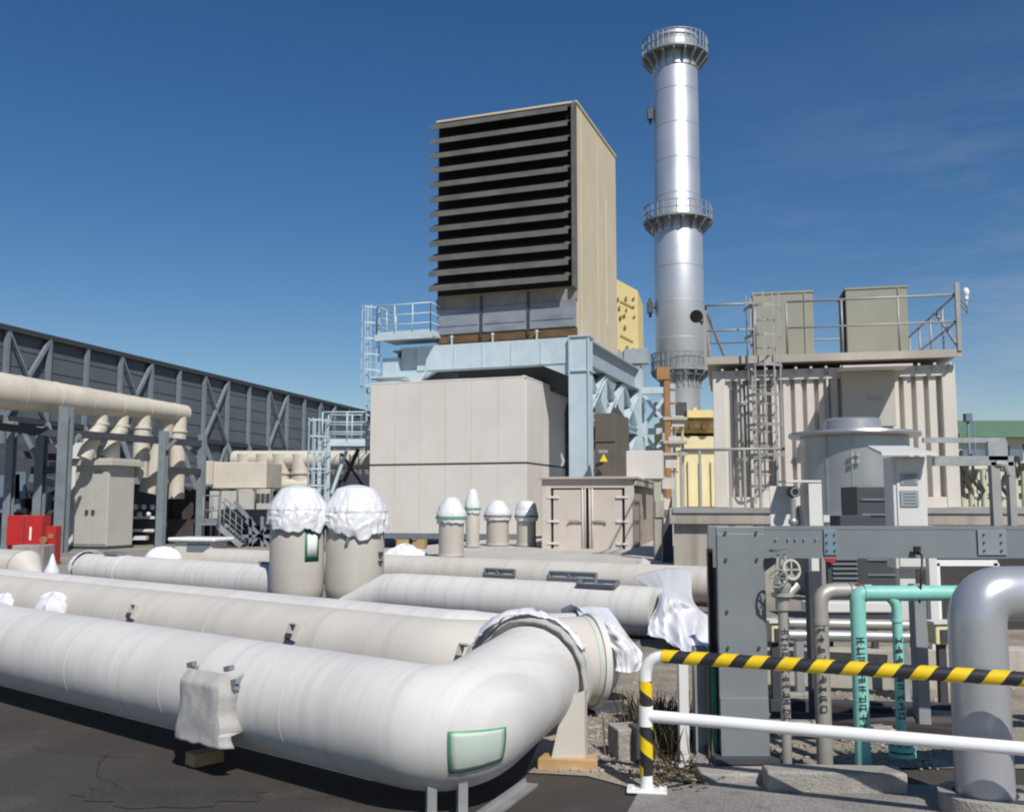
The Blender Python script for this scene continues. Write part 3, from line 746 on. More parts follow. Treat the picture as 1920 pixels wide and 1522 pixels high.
for zz in (U(1400, 998, YF).z, U(1400, 1048, YF).z, U(1400, 1145, YF).z, U(1400, 1213, YF).z):
    for sx_ in (-.32, .32):
        mb = MB(); q = V((cx_ + sx_ * cw, YF - .012, zz)); mb.tube(q, q + V((0, -.016, 0)), .009, n=6); mb.build('bolt', M['darkgrey'], colo)
xe = 4.2; bh = zt_ - zb_
mb = MB()
mb.box(((xr_ + .002 + xe) / 2, YF + .14, zt_ - .009), (xe - xr_ - .002, .2, .018)); mb.box(((xr_ + .002 + xe) / 2, YF + .14, zb_ + .009), (xe - xr_ - .002, .2, .018))
mb.box(((xr_ + .002 + xe) / 2, YF + .05, (zt_ + zb_) / 2), (xe - xr_ - .002, .014, bh - .036))
bmo = mb.build('beam', M['steel_grey'], rootP)
mb = MB(); mb.ibeam((xe + .16, YF + .14, 0), (xe + .16, YF + .14, zt_), .3, .3, .024, V((0, 1, 0))); mb.build('column', M['steel_grey'], rootP)
mb = MB()
x0 = U(1440, 1047, YF).x; x1 = U(1478, 1047, YF).x
mb.prism([V((xr_ + .002, YF + .1, zb_ - .001)), V((x1, YF + .1, zb_ - .001)), V((xr_ + .002, YF + .1, zb_ - .10))], V((0, .016, 0))); mb.build('gusset', M['steel_grey2'], colo)
for a, b, mt, nm in ((1548, 1572, 'steel_blue2', 'splice_plate'), (1838, 1892, 'steel_grey2', 'splice_plate')):
    xa = U(a, 1015, YF).x; xb = U(b, 1015, YF).x
    mb = MB(); mb.box(((xa + xb) / 2, YF + .036, (zt_ + zb_) / 2), (xb - xa, .014, bh - .04), bev=.002); sp = mb.build(nm, M[mt], bmo)
    mb = MB()
    for i in (0, 1):
        for j in (0, 1, 2):
            mb = MB(); q = V((lerp(xa, xb, .2 + .6 * i), YF + .03, lerp(zb_, zt_, .25 + .25 * j))); mb.tube(q, q + V((0, -.012, 0)), .006, n=6); mb.build('bolt', M['darkgrey'], sp)
mb = MB()
for px in (1455, 1478, 1492, 1508, 1530):
    mb = MB(); q = U(px, 1010, YF + .035); mb.tube(q, q + V((0, -.01, 0)), .006, n=6); mb.build('bolt', M['galv'], bmo)
# cable hanging from the beam
mb = MB(); q = U(1722, 1032, YF - .02)
mb.sweep([q, q + V((.012, -.02, -.03)), U(1729, 1060, YF - .1), U(1727, 1090, YF - .12), U(1724, 1130, YF - .1)], .007, 8)
mb.box((q.x, q.y + .02, q.z), (.035, .03, .05)); single(mb, 'cable', M['black'], 'thin black cable hanging from the portal beam to the turquoise pipe', 'cable', q)
# green post, white post, grey channels left of the column
q = V((xl - .014, YF + .10, 0)); mb = MB(); mb.box((q.x, q.y, .30), (.026, .05, .60)); single(mb, 'signpost', M['green'], 'narrow dark green post tight against the left of the portal column', 'post', q)
q = V((xl - .004, YF + .19, 0)); mb = MB(); mb.box((q.x, q.y, .66), (.03, .05, 1.32)); single(mb, 'cable_channel', M['black'], 'black upright channel behind the green post', 'channel', q)
q = G(1283, 1436); mb = MB(); h = U(1283, 1238, q.y).z; mb.box((q.x, q.y, h / 2), (.062, .05, h), .1, bev=.006); mb.box((q.x, q.y, .01), (.1, .1, .02), .1)
single(mb, 'short_post', M['cabinet_white'], 'short white square post behind the left end of the striped rail', 'post', q)
q = G(1317, 1430); mb = MB(); h = U(1317, 1230, q.y).z + .06; mb.box((q.x - .04, q.y, h / 2), (.012, .1, h)); mb.box((q.x + .04, q.y, h / 2), (.012, .1, h)); mb.box((q.x, q.y + .045, h / 2), (.07, .012, h))
single(mb, 'steel_channel', M['steel_grey2'], 'grey steel channel standing between the white post and the portal column', 'channel', q)
# footings
def curb(x0, x1, y0, y1, h, name, label, rz=0):
    mb = MB(); mb.box(((x0 + x1) / 2, (y0 + y1) / 2, h / 2), (x1 - x0, y1 - y0, h), rz, bev=.012)
    return single(mb, name, M['curb'], label, 'footing', ((x0 + x1) / 2, (y0 + y1) / 2, 0))
curb(U(1310, 1470, 5.8).x, U(1437, 1470, 5.8).x, 5.70, 6.3, .06, 'concrete_footing', 'concrete footing under the grey portal column')
c0 = G(1446, 1492); c1 = G(1726, 1507)
curb(c0.x, c1.x, c0.y + .02, c0.y + .20, .12, 'concrete_curb', 'long concrete kerb block with pipes rising from it', -.07)
# lettering painted down a pipe: strokes like the worn characters in the photograph
def glyphs(parent, x, y, r, z_top, z_bot, n, w, m, seed, gaps=()):
    rnd = random.Random(seed); mb = MB(); ch = (z_top - z_bot) / n
    def stroke(u0, v0, u1, v1, zc, th):
        for k in range(3):
            ua, ub = lerp(u0, u1, k / 3), lerp(u0, u1, (k + 1) / 3); va, vb = lerp(v0, v1, k / 3), lerp(v0, v1, (k + 1) / 3)
            def pt(u, v):
                a = max(-1.2, min(1.2, u * w / r)); return V((x + (r + .0012) * math.sin(a), y - (r + .0012) * math.cos(a), zc + v * ch * .74))
            mb.bar(pt(ua, va), pt(ub, vb), .0025, th, V((0, -1, 0)).cross(pt(ub, vb) - pt(ua, va)) if (pt(ub, vb) - pt(ua, va)).length > 1e-5 else Z)
    for i in range(n):
        if i in gaps: continue
        zc = z_top - (i + .5) * ch; th = ch * .13
        for k in range(rnd.choice((1, 2, 3, 2))):
            v = rnd.choice((-.42, -.1)) + .42 * k + rnd.uniform(-.06, .06); e = rnd.uniform(.32, .5); stroke(-e, v, e, v, zc, th)
        u = rnd.choice((-.3, 0, .3)); stroke(u, -.45, u, .48, zc, th)
        if rnd.random() < .6: stroke(-u or .3, -.4, -u or .3, rnd.uniform(0, .4), zc, th)
        if rnd.random() < .6: stroke(-.05, .05, -.45, -.45, zc, th); stroke(.05, .05, .45, -.42, zc, th)
    return mb.build('painted_letters', m, parent)
def flange(mb, c, d, r, w=.02): mb.ring(c, d, r * .5, r, w, 28)
# slim grey pipe with handwheel valve
q = G(1475, 1456, .10); q = V((U(1475, 1400, 5.85).x, 5.85, .0)); rt = thing('valve_pipe', 'slim pale grey riser with a handwheel valve on top, black lettering', 'pipe', (q.x, q.y, .0), 'risers behind the striped barrier')
zv = U(1475, 1130, q.y).z
mb = MB(); mb.tube(q, V((q.x, q.y, zv)), .029, n=18); mb.tube(V((q.x, q.y, zv - .04)), V((q.x, q.y, zv + .03)), .042, n=18); mb.tube(V((q.x, q.y, zv + .02)), V((q.x + .10, q.y + .05, zv + .10)), .03, n=14); pp = mb.build('riser', M['warmpipe'], rt)
glyphs(pp, q.x, q.y, .029, U(0, 1160, q.y).z, U(0, 1350, q.y).z, 13, .05, M['marks'], 3, (0,))
mb = MB(); c = V((q.x, q.y - .0, zv + .10)); mb.ball(c, .055, 14, (1, .9, 1.1)); mb.tube(c, c + Z * .16, .016, n=10); flange(mb, c + V((0, 0, -.05)), Z, .065); flange(mb, c + V((0.02, 0, .06)), Z, .055)
for sx_ in (-1, 1): mb.bar(c + V((sx_ * .035, 0, .04)), c + V((sx_ * .02, 0, .19)), .012, .014)
vb = mb.build('valve_body', M['valve'], rt)
mb = MB(); wc = c + V((-.04, -.06, .05)); mb.ring(wc, V((-.7, -1, .5)), .05, .06, .012, 28)
for k in range(3):
    a = k * math.pi / 3; mb.bar(wc + V((math.cos(a), -.7 * math.cos(a), math.sin(a))) * .045, wc - V((math.cos(a), -.7 * math.cos(a), math.sin(a))) * .045, .007, .007)
mb.build('handwheel', M['valve'], vb)
mb = MB(); wc = c + V((.05, -.03, .10)); mb.ring(wc, V((.4, -1, .2)), .05, .064, .014, 28); mb.bar(wc + V((0, 0, .055)), wc - V((0, 0, .055)), .008); mb.bar(wc + V((.055, 0, 0)), wc - V((.055, 0, 0)), .008); mb.build('handwheel', M['cabinet'], vb)
mb = MB(); wc = c + V((.0, .03, .21)); mb.ring(wc, Z, .05, .062, .014, 28); mb.bar(wc + V((0, .055, 0)), wc - V((0, .055, 0)), .008); mb.bar(wc + V((.055, 0, 0)), wc - V((.055, 0, 0)), .008); mb.build('handwheel', M['rackpost'], vb)
# warm grey pipe with elbow
q = V((U(1546, 1400, 5.9).x, 5.9, .0)); rt = thing('bent_pipe', 'warm grey riser bending right at the top, faded lettering down its side', 'pipe', q, 'risers behind the striped barrier')
zh = U(1560, 1108, q.y).z; rr = .047
a = V((q.x, q.y, zh)); e = V((U(1640, 1108, q.y).x, q.y + .06, zh))
mb = MB(); mb.sweep([q] + bend(q, a, e, .09, 9) + [lerp(a, e, .55)], rr, 22); mb.ring(V((q.x, q.y, U(0, 1165, q.y).z)), Z, rr - .01, rr + .006, .03, 24); pp = mb.build('riser', M['warmpipe'], rt)
mb = MB(); mb.tube(lerp(a, e, .5), lerp(a, e, .72), rr * .72, n=18); mb.ring(lerp(a, e, .6), e - a, .01, rr * 1.02, .02, 24); mb.build('coupling', M['silver'], rt)
mb = MB(); mb.tube(lerp(a, e, .72), lerp(a, e, .8), rr * .9, n=18); mb.build('red_collar', M['red'], rt)
mb = MB(); mb.tube(lerp(a, e, .8), e, rr * .75, n=18); mb.build('pale_end', M['cream'], rt)
glyphs(pp, q.x - .01, q.y, rr, U(0, 1168, q.y).z, U(0, 1335, q.y).z, 9, .05, M['marks'], 11)
# turquoise pipes
yt = 5.86; rr = .046
q = V((U(1619, 1440, yt).x, yt, .0)); zh = U(1700, 1112, yt).z
rt = thing('turquoise_pipe', 'turquoise pipework with a thick and a thin riser, flange at the foot', 'pipe', q, 'risers behind the striped barrier')
a = V((q.x, yt, zh)); e = V((U(1830, 1112, yt).x, yt + .02, zh))
mb = MB(); mb.sweep([q] + bend(q, a, e, .05, 5) + [e], rr, 24); mb.ring(lerp(a, e, .06), e - a, rr - .01, rr + .006, .012, 24); pp = mb.build('thick_riser', M['turq'], rt)
glyphs(pp, q.x - .004, yt, rr, U(0, 1172, yt).z, U(0, 1370, yt).z, 11, .05, M['marks'], 21, (0,))
q2 = V((U(1693, 1440, yt).x, yt, .13)); mb = MB(); mb.sweep([q2, V((q2.x, yt, zh - .08)), V((q2.x - .012, yt, zh - .05)), V((q2.x - .05, yt, zh - .012))], .030, 20); mb.ring(V((q2.x, yt, U(0, 1163, yt).z)), Z, .02, .036, .012, 20); pp = mb.build('thin_riser', M['turq'], rt)
glyphs(pp, q2.x - .004, yt, .030, U(0, 1190, yt).z, U(0, 1348, yt).z, 9, .046, M['marks'], 31)
mb = MB(); mb.tube(V((q2.x, yt, .155)), V((q2.x, yt, .18)), .078, n=24); mb.tube(V((q2.x, yt, .12)), V((q2.x, yt, .142)), .078, n=24); mb.build('foot_flange', M['turq'], rt)
mb = MB()
for k in range(8):
    w = k * math.pi / 4 + .2; mb.tube(V((q2.x + .06 * math.cos(w), yt + .06 * math.sin(w), .115)), V((q2.x + .06 * math.cos(w), yt + .06 * math.sin(w), .192)), .008, n=6)
mb.build('flange_bolt', M['turq_dk'], rt)
# big silver-grey pipe in a concrete collar
Yb = 5.17; q = V((U(1845, 1440, Yb).x, Yb, 0)); rr = 50 * Yb / F_PX; zh = U(1880, 1113, Yb).z
rt = thing('silver_pipe', 'thick silver-grey riser bending right at the top, standing in a round collar', 'pipe', q)
a = V((q.x, Yb, zh)); e = V((q.x + 2.4, Yb + .35, zh))
mb = MB(); q0 = V((q.x, Yb, .05)); mb.sweep([q0] + bend(q0, a, e, rr * 1.15, 14) + [e], rr, 48); mb.build('riser', M['silverpipe'], rt)
mb = MB(); mb.ring(V((q.x, q.y, .055)), Z, rr + .015, rr + .085, .11, 48); mb.build('collar', M['curb'], rt)
mb = MB(); mb.ring(V((q.x, q.y, .03)), Z, rr - .02, rr + .016, .06, 48); mb.build('collar_joint', M['rackdark'], rt)

# ------------------------------------------------------------------ things lying behind the barrier
q = G(1725, 1390); mb = MB(); h = U(1727, 1090, 7.2).z
q = V((U(1727, 1300, 7.0).x, 7.0, 0)); mb.box((q.x, q.y, h / 2), (.09, .09, h), .1, bev=.006); single(mb, 'square_post', M['steel_grey2'], 'grey square post between the thin turquoise riser and the silver pipe', 'post', q)
q = V((U(1500, 1300, 7.3).x, 7.3, 0)); mb = MB(); mb.box((q.x + .12, q.y, .55), (.12, .04, 1.1), .5); single(mb, 'leaning_plate', M['darkgrey'], 'dark upright steel plate behind the warm grey riser', 'plate', q)
def log(px0, px1, py, Y0, Y1, r, m, name, label, cat, n=14, sq=False, grp=None):
    a = U(px0, py, Y0); b = U(px1, py, Y1); a.z = b.z = max(r + .008, U((px0 + px1) / 2, py, (Y0 + Y1) / 2).z)
    mb = MB()
    if sq: mb.bar(a, b, r * 2, r * 2, bev=.004)
    else: mb.tube(a, b, r, n=n)
    return single(mb, name, M[m], label, cat, ((a.x + b.x) / 2, (a.y + b.y) / 2, a.z - r), grp)
gp = 'pipes and bars lying behind the barrier'
def rack(px, Y, z):
    pass
log(1444, 1795, 1328, 7.6, 7.4, .05, 'rackdark', 'steel_beam', 'dark steel beam lying lowest across the earth behind the risers', 'beam', sq=True, grp=gp)
log(1446, 1790, 1352, 7.15, 7.0, .05, 'darkbrown', 'old_pipe', 'rusty brown pipe lying just in front of the dark steel beam', 'pipe', grp=gp)
log(1500, 1792, 1378, 6.85, 6.75, .035, 'stone', 'old_pipe', 'thin grey pipe lying nearest to the kerb block', 'pipe', grp=gp)
q = V((U(1600, 1250, 8.5).x, 8.5, 0)); mb = MB(); mb.box((q.x + .3, 8.62, .17), (2.9, .22, .34), .03, bev=.01); single(mb, 'low_wall', M['concrete'], 'low beige concrete wall behind the risers under the pale tray', 'wall', q)
rnd = random.Random(77)
for k in range(9):
    px = rnd.uniform(1450, 1770); Y = rnd.uniform(6.6, 8.1); a = U(px, 1300, Y); l = rnd.uniform(.25, .7); an = rnd.uniform(-.5, .5); w = rnd.uniform(.025, .05)
    p = V((a.x, Y, w + .012)); mb = MB(); e = V((math.cos(an), math.sin(an), 0)) * l / 2; mb.bar(p - e, p + e, w * 2, w * 2, bev=.004)
    o = single(mb, 'scrap_bar', M[('stone', 'darkbrown', 'warmpipe')[k % 3]], 'one of the short scrap bars strewn on the earth behind the risers', 'bar', (p.x, p.y, 0), 'scrap bars behind the risers')
# white horizontal cable tray on trestles
zz = U(1580, 1136, 8.6).z
rt = thing('cable_tray', 'pale horizontal tray on dark trestle legs behind the turquoise riser', 'tray', (U(1590, 1136, 8.6).x, 8.6, 0))
xa, xb = U(1508, 1136, 8.6).x, U(1665, 1136, 8.6).x
mb = MB(); mb.box(((xa + xb) / 2, 8.6, zz), (xb - xa, .2, .085), .02, bev=.006); mb.build('tray_channel', M['cabinet_white'], rt)
mb = MB(); mb.box(((xa + xb) / 2, 8.55, zz - .09), (xb - xa, .12, .05), .02); mb.build('tray_bearer', M['rackdark'], rt)
for x in (xa + .08, xb - .12):
    mb = MB(); mb.box((x, 8.62, (zz - .11) / 2), (.05, .05, zz - .11)); mb.build('leg', M['rackdark'], rt)
for i, (py, Y, m, lb) in enumerate(((1168, 8.2, 'warmpipe', 'upper of the two grey pipes stacked under the pale tray'), (1190, 8.0, 'galv', 'lower of the two grey pipes stacked under the pale tray'))):
    a = U(1478, py, Y); b = U(1712, py + 4, Y); mb = MB(); mb.tube(a, b, .045, n=14)
    for x in (.08, .92):
        c = lerp(a, b, x); mb.box((c.x, c.y, (c.z - .045) / 2), (.06, .08, c.z - .045))
    single(mb, 'stacked_pipe', M[m], lb, 'pipe', ((a.x + b.x) / 2, Y, 0), gp)
# little yellow devices
for px0, px1, py0, py1, Y, lb in ((1441, 1464, 1166, 1202, 7.6, 'small cream and yellow device right of the portal column'), (1746, 1782, 1168, 1206, 7.8, 'small yellow-sided device on a white plate left of the silver pipe')):
    a = U(px0, py1, Y); b = U(px1, py0, Y); rt = thing('valve_actuator', lb, 'device', ((a.x + b.x) / 2, Y, 0), 'yellow devices')
    mb = MB(); mb.box(((a.x + b.x) / 2, Y, (a.z + b.z) / 2), (b.x - a.x, .12, b.z - a.z), .15, bev=.01); mb.build('housing', M['yellow_pale'], rt)
    mb = MB(); mb.box(((a.x + b.x) / 2 + .004, Y - .06, (a.z + b.z) / 2 - .01), ((b.x - a.x) * .5, .03, (b.z - a.z) * .6), .15); mb.build('front_plate', M['darkgrey'], rt)
    mb = MB(); mb.box(((a.x + b.x) / 2, Y, b.z + .012), (b.x - a.x + .05, .16, .018), .15); mb.build('top_plate', M['cabinet_white'], rt)
    mb = MB(); mb.box(((a.x + b.x) / 2, Y + .01, a.z / 2), (.06, .06, a.z)); mb.build('stand', M['rackdark'], rt)

# instrument cabinet on its stand
Yc = 9.2
xa, xb = U(1681, 960, Yc).x, U(1742, 960, Yc).x; z0, z1 = U(1700, 1066, Yc).z, U(1700, 856, Yc).z; xm = (xa + xb) / 2
rt = thing('instrument_cabinet', 'tall narrow white instrument cabinet with pitched roof and two grey windows', 'cabinet', (xm, Yc, 0))
mb = MB(); mb.box((xm, Yc + .16, (z0 + z1) / 2), (xb - xa, .32, z1 - z0), -.12, bev=.008); cb = mb.build('cabinet_body', M['cabinet_white'], rt)
mb = MB(); mb.box((xm - .02, Yc - .004, (z0 + z1) / 2), ((xb - xa) * .78, .016, (z1 - z0) - .04), -.12, bev=.003); mb.build('door', M['cabinet_white'], rt)
ra, rb_ = U(1648, 850, Yc - .15), U(1750, 850, Yc - .15)
mb = MB(); zr = z1 + .012
mb.prism([V((ra.x, Yc - .22, zr - .01)), V((rb_.x, Yc - .22, zr - .01)), V((rb_.x - .02, Yc + .40, zr + .09)), V((ra.x + .10, Yc + .40, zr + .09))], V((0, 0, .028))); mb.build('roof', M['cabinet_white'], rt)
for a, b, c, d, m in ((1690, 1720, 887, 908, 'glasspane'), (1690, 1721, 919, 949, 'glasspane')):
    p0, p1 = U(a, d, Yc - .02), U(b, c, Yc - .02); mb = MB(); mb.box(((p0.x + p1.x) / 2, Yc - .018, (p0.z + p1.z) / 2), (p1.x - p0.x, .012, p1.z - p0.z), -.12); f_ = mb.build('window', M[m], rt)
    mb = MB()
    for k in range(4): mb.box(((p0.x + p1.x) / 2, Yc - .027, lerp(p0.z, p1.z, .2 + .2 * k)), ((p1.x - p0.x) * .7, .004, .007), -.12)
    mb.build('window_bar', M['rackpost'], f_)
mb = MB(); mb.box((xm - .03, Yc + .16, z0 / 2), (.14, .14, z0 - .002), -.12); mb.build('stand', M['cabinet_white'], rt)
q = V((U(1748, 1100, 8.6).x, 8.6, 0)); h = U(1748, 985, 8.6).z
mb = MB(); mb.box((q.x, q.y, h / 2), (.075, .075, h), .0, bev=.006); mb.prism([V((q.x - .04, q.y - .05, .0)), V((q.x + .04, q.y - .05, 0)), V((q.x + .0375, q.y - .045, .0)), V((q.x - .04, q.y - .045, .25))], V((0, .01, 0)))
single(mb, 'white_post', M['cabinet_white'], 'white square post right under the instrument cabinet', 'post', q)
mb = MB(); a = U(1752, 1055, 8.6); b = U(1868, 1055, 8.6); mb.bar(a, b, .05, .05); 
for x in (.02, .98):
    c = lerp(a, b, x); mb.box((c.x, c.y, c.z / 2), (.05, .05, c.z))
single(mb, 'low_rail', M['white'], 'low white rail between the white post and the silver pipe', 'rail', ((a.x + b.x) / 2, 8.6, 0))
# open housing with gauge
Yg = 9.0; xa, xb = U(1474, 940, Yg).x, U(1540, 940, Yg).x; z0, z1 = U(1500, 990, Yg).z, U(1500, 902, Yg).z
rt = thing('gauge_housing', 'open white housing with a round black gauge left of the silver vessel', 'gauge', ((xa + xb) / 2, Yg, 0))
mb = MB(); w = xb - xa
mb.box(((xa + xb) / 2, Yg + .12, z1), (w, .28, .02)); mb.box((xb - .06, Yg + .12, (z0 + z1) / 2 - .011), (.12, .28, z1 - z0 - .02)); mb.box((xa + .03, Yg + .25, (z0 + z1) / 2 - .02), (w * .7, .015, z1 - z0 - .04)); hz = mb.build('shell', M['cabinet_white'], rt)
mb = MB(); c = U(1491, 922, Yg); mb.tube(c + V((0, .1, 0)), c, .052, n=24); gg = mb.build('gauge', M['black'], rt)
mb = MB(); mb.ring(c, V((0, 1, 0)), .03, .045, .012, 24); mb.build('bezel', M['rackpost'], gg)
mb = MB(); mb.tube(U(1487, 985, Yg), U(1487, 935, Yg), .026, n=14); mb.ball(U(1487, 978, Yg), .045, 12); mb.build('glass_bottle', M['silver'], rt)
mb = MB(); p = U(1502, 960, Yg); mb.bar(p + V((0, .05, .06)), p + V((.02, .05, -.12)), .05, .03); mb.build('hose', M['darkgrey'], rt)
mb = MB(); c = (xb - .05); mb.box((c, Yg + .12, z0 / 2), (.07, .09, z0)); mb.build('stand', M['cabinet_white'], rt)
q = V((U(1556, 1050, 9.4).x, 9.4, 0)); h = U(1556, 975, 9.4).z
mb = MB(); mb.box((q.x - .07, q.y, h / 2), (.035, .05, h)); single(mb, 'thin_post', M['railgrey'], 'thin grey post just right of the gauge housing stand', 'post', q)
# dark machinery behind
def darkbox(px0, px1, py0, py1, Y, dp, m, name, label, cat, det=True):
    a, b = U(px0, py1, Y), U(px1, py0, Y); rt = thing(name, label, cat, ((a.x + b.x) / 2, Y, 0))
    mb = MB(); mb.box(((a.x + b.x) / 2, Y + dp / 2, (a.z + b.z) / 2), (b.x - a.x, dp, b.z - a.z), bev=.012); bd = mb.build('housing', M[m], rt)
    mb = MB(); n = 6
    for k in range(n): mb.box(((a.x + b.x) / 2, Y - .012, lerp(a.z, b.z, .12 + .15 * k)), ((b.x - a.x) * .8, .02, .022))
    mb.build('vent_slats', M['rackpost'], bd)
    mb = MB(); mb.box(((a.x + b.x) / 2, Y + dp / 2, a.z / 2), ((b.x - a.x) * .8, dp * .8, max(.02, a.z - .002))); mb.build('plinth', M['rackdark'], rt)
    return rt
darkbox(1612, 1680, 912, 1100, 12.5, .6, 'darkgrey', 'transformer', 'dark blue-grey machine cabinet left of the white instrument cabinet', 'cabinet')
darkbox(1556, 1612, 1040, 1100, 11.5, .5, 'darkbrown', 'pump_unit', 'low dark brown pump unit below the portal beam', 'pump')
mb = MB(); q = U(1558, 1042, 9.0); rt = thing('fire_bell', 'small dark red round bell hanging under the portal beam', 'bell', (q.x, q.y, 0))
mb.tube(q + V((0, .05, 0)), q, .06, n=20); mb.build('bell_dome', M['red'], rt)
mb = MB(); mb.box((q.x, q.y + .07, q.z / 2), (.03, .03, q.z)); mb.build('stand', M['rackdark'], rt)
mb = MB(); q = U(1594, 978, 12.0); mb.box((q.x, q.y, q.z), (.4, .3, .16), .1, bev=.01); mb.box((q.x, q.y, (q.z - .08) / 2), (.3, .25, q.z - .081)); single(mb, 'pump_motor', M['rackdark'], 'small dark motor on a pedestal left of the dark machine cabinet', 'motor', (q.x, q.y, 0))

# ------------------------------------------------------------------ the plant in the middle distance
PY = R_(-20); PU = V((math.cos(PY), math.sin(PY), 0)); PV = V((-math.sin(PY), math.cos(PY), 0))   # along the fronts / away
def FR(o, yaw=PY): return Matrix.Translation(V(o)) @ Matrix.Rotation(yaw, 4, 'Z')
def meet(o, d, px):                                  # distance along d from o to the point seen at column px
    return (at_px(V(o), V(d), px) - V(o)).dot(V(d))
def railing(name, pts, h, m, parent, mids=(0.5,), sp=1.2, r=.022, toe=0.0):
    mb = MB(); pts = [V(p) for p in pts]
    for a, b in zip(pts, pts[1:]):
        n = max(1, round((b - a).length / sp))
        for k in range(n + 1): p = lerp(a, b, k / n); mb.tube(p, p + Z * h, r, n=6)
        mb.tube(a + Z * h, b + Z * h, r * 1.1, n=6)
        for f in mids: mb.tube(a + Z * h * f, b + Z * h * f, r * .9, n=6)
        if toe: mb.bar(a + Z * toe / 2, b + Z * toe / 2, .01, toe)
    return mb.build(name, m, parent)
def ladder(parent, foot, h, d, w, m, cage_from=None, out=None, rungs=True, step=.3):
    mb = MB(); foot = V(foot); d = V(d); out = V(out)
    for k in (-1, 1): mb.bar(foot + d * (k * w / 2), foot + d * (k * w / 2) + Z * h, .05, .05, out)
    n = int(h / step)
    for k in range(1, n): mb.tube(foot - d * w / 2 + Z * k * step, foot + d * w / 2 + Z * k * step, .018, n=6)
    l = mb.build('ladder', m, parent)
    if cage_from is not None:
        mb = MB(); k = cage_from; R = .38
        while k < h:
            prev = None
            for j in range(13):
                a = math.pi * j / 12; p = foot + Z * k + d * (R * math.cos(a)) + out * (R * 1.7 * math.sin(a) + .02)
                if prev is not None: mb.bar(prev, p, .012, .06, Z)
                prev = p
            k += .62
        for j in (2, 4, 6, 8, 10):
            a = math.pi * j / 12; p = foot + d * (R * math.cos(a)) + out * (R * 1.7 * math.sin(a) + .02); mb.bar(p + Z * cage_from, p + Z * h, .03, .012, out)
        mb.build('safety_cage', m, l)
    return l

# raised slab
ZS = .35
g = MB(); e0 = V((-5.2, 22.6, 0)); e1 = V((3.4, 19.4, 0))
g.prism([e0, e1, e1 + PV * 40, e0 + PV * 40], V((0, 0, ZS)))
single(g, 'concrete_plinth', M['slab'], 'low pale concrete plinth under the turbine enclosure and wrapped canisters', 'plinth', (0, 24, 0))

# turbine enclosure
Y0 = 34.0; EO = U(985, 1000, Y0); EO.z = ZS
wE = -meet(EO, PU, 692); dE_ = meet(EO, PV, 1066); zTop = U(985, 708, Y0).z - ZS; zMid = U(985, 868, Y0).z - ZS
rt = thing('turbine_enclosure', 'large pale panelled enclosure box with a dark joint halfway up', 'enclosure', EO)
fr = FR(EO)
mb = MB(fr); mb.box((-wE / 2, dE_ / 2, zTop / 2), (wE - .06, dE_ - .06, zTop - .02)); mb.build('core', M['groove'], rt)
mb = MB(fr)
n = 6
for lv, (za, zb) in enumerate(((.10, zMid - .03), (zMid + .045, zTop))):
    for k in range(n): x = -wE + (k + .5) * wE / n; mb.box((x, .0, (za + zb) / 2), (wE / n - .008, .08, zb - za), bev=.006)
    for k in range(5): y = .04 + (k + .5) * (dE_ - .04) / 5; mb.box((.0, y, (za + zb) / 2), (.08, (dE_ - .04) / 5 - .008, zb - za), bev=.006)
mb.build('wall_panels', M['enclosure'], rt)
mb = MB(fr); mb.box((-wE / 2, dE_ / 2, zTop + .03), (wE + .1, dE_ + .1, .06), bev=.01); rf = mb.build('roof', M['enclosure'], rt)
mb = MB(fr)
for k in range(7): mb = MB(fr); mb.box((-.2, .5 + k * .7, zTop + .1), (.12, .2, .08)); mb.build('roof_clip', M['white'], rf)
mb = MB(fr); mb.box((-wE * .55, .6, zTop + .09), (2.2, .5, .06)); mb.build('roof_plate', M['white'], rf)
mb = MB(fr); mb.box((-wE / 2, -.06, .10), (wE + .1, .12, .2)); mb.build('base_skirt', M['rackpost'], rt)
# outlet drum seen behind the right face
q = EO + PU * .25 + PV * (dE_ + 1.2); mb = MB(); mb.lathe([(1.75, 0), (1.75, zMid + 2.2), (1.5, zMid + 2.6), (0, zMid + 2.7)], q, 36); mb.ring(q + Z * zMid, Z, 1.7, 1.82, .12, 36)
single(mb, 'turbine_drum', M['darkgrey'], 'big dark rounded casing between the enclosure and the blue column', 'casing', q)

# intake support frame
YC = 35.0; CO = U(1093, 1000, YC); CO.z = ZS; cwid = 40 * YC / F_PX * .86
zB1 = U(1093, 633, YC).z; zB0 = U(1093, 696, YC).z
rt = thing('support_frame', 'tall pale blue steel frame carrying the louvred intake house, braced on its right side', 'frame', CO)
fr = FR(CO)
lw = -meet(CO, PU, 735); ld = meet(CO, PV, 1196)
def col(x, y, z1, w, name='column', z0=0.0):
    mb = MB(fr); mb.bar((x, y, z0), (x, y, z1 - CO.z), w, w, (0, 1, 0), bev=.012); mb.box((x, y, .03 + z0), (w * 1.5, w * 1.5, .06)); return mb.build(name, M['bluesteel'], rt)
c1 = col(0, 0, zB1, cwid)
mb = MB(fr)
for z in (zB1, zB0 - .02): mb.box((0, 0, z - CO.z), (cwid + .14, cwid + .14, .05))
for sx_ in (-1, 1): mb.box((sx_ * (cwid / 2 + .025), -cwid / 2 - .02, (zB1 + 0) / 2 - .1), (.05, .10, zB1 - CO.z - .3))
mb.build('flange_plate', M['bluesteel'], c1)
col(-lw, 0, zB1 - .4, cwid, z0=0.0); col(0, ld, zB1, cwid * .9); col(-lw, ld, zB1, cwid)
hB = .98
zb_c = zB1 - CO.z - hB / 2
mb = MB(fr)
mb.ibeam((-lw + cwid / 2, 0, zb_c), (-cwid / 2, 0, zb_c), cwid * .5, hB, .06); mb.box(((-lw + 1.1 - cwid / 2) / 2, -cwid * .25 - .02, zb_c + .02), (lw - 1.1 - cwid / 2, .03, hB - .02))
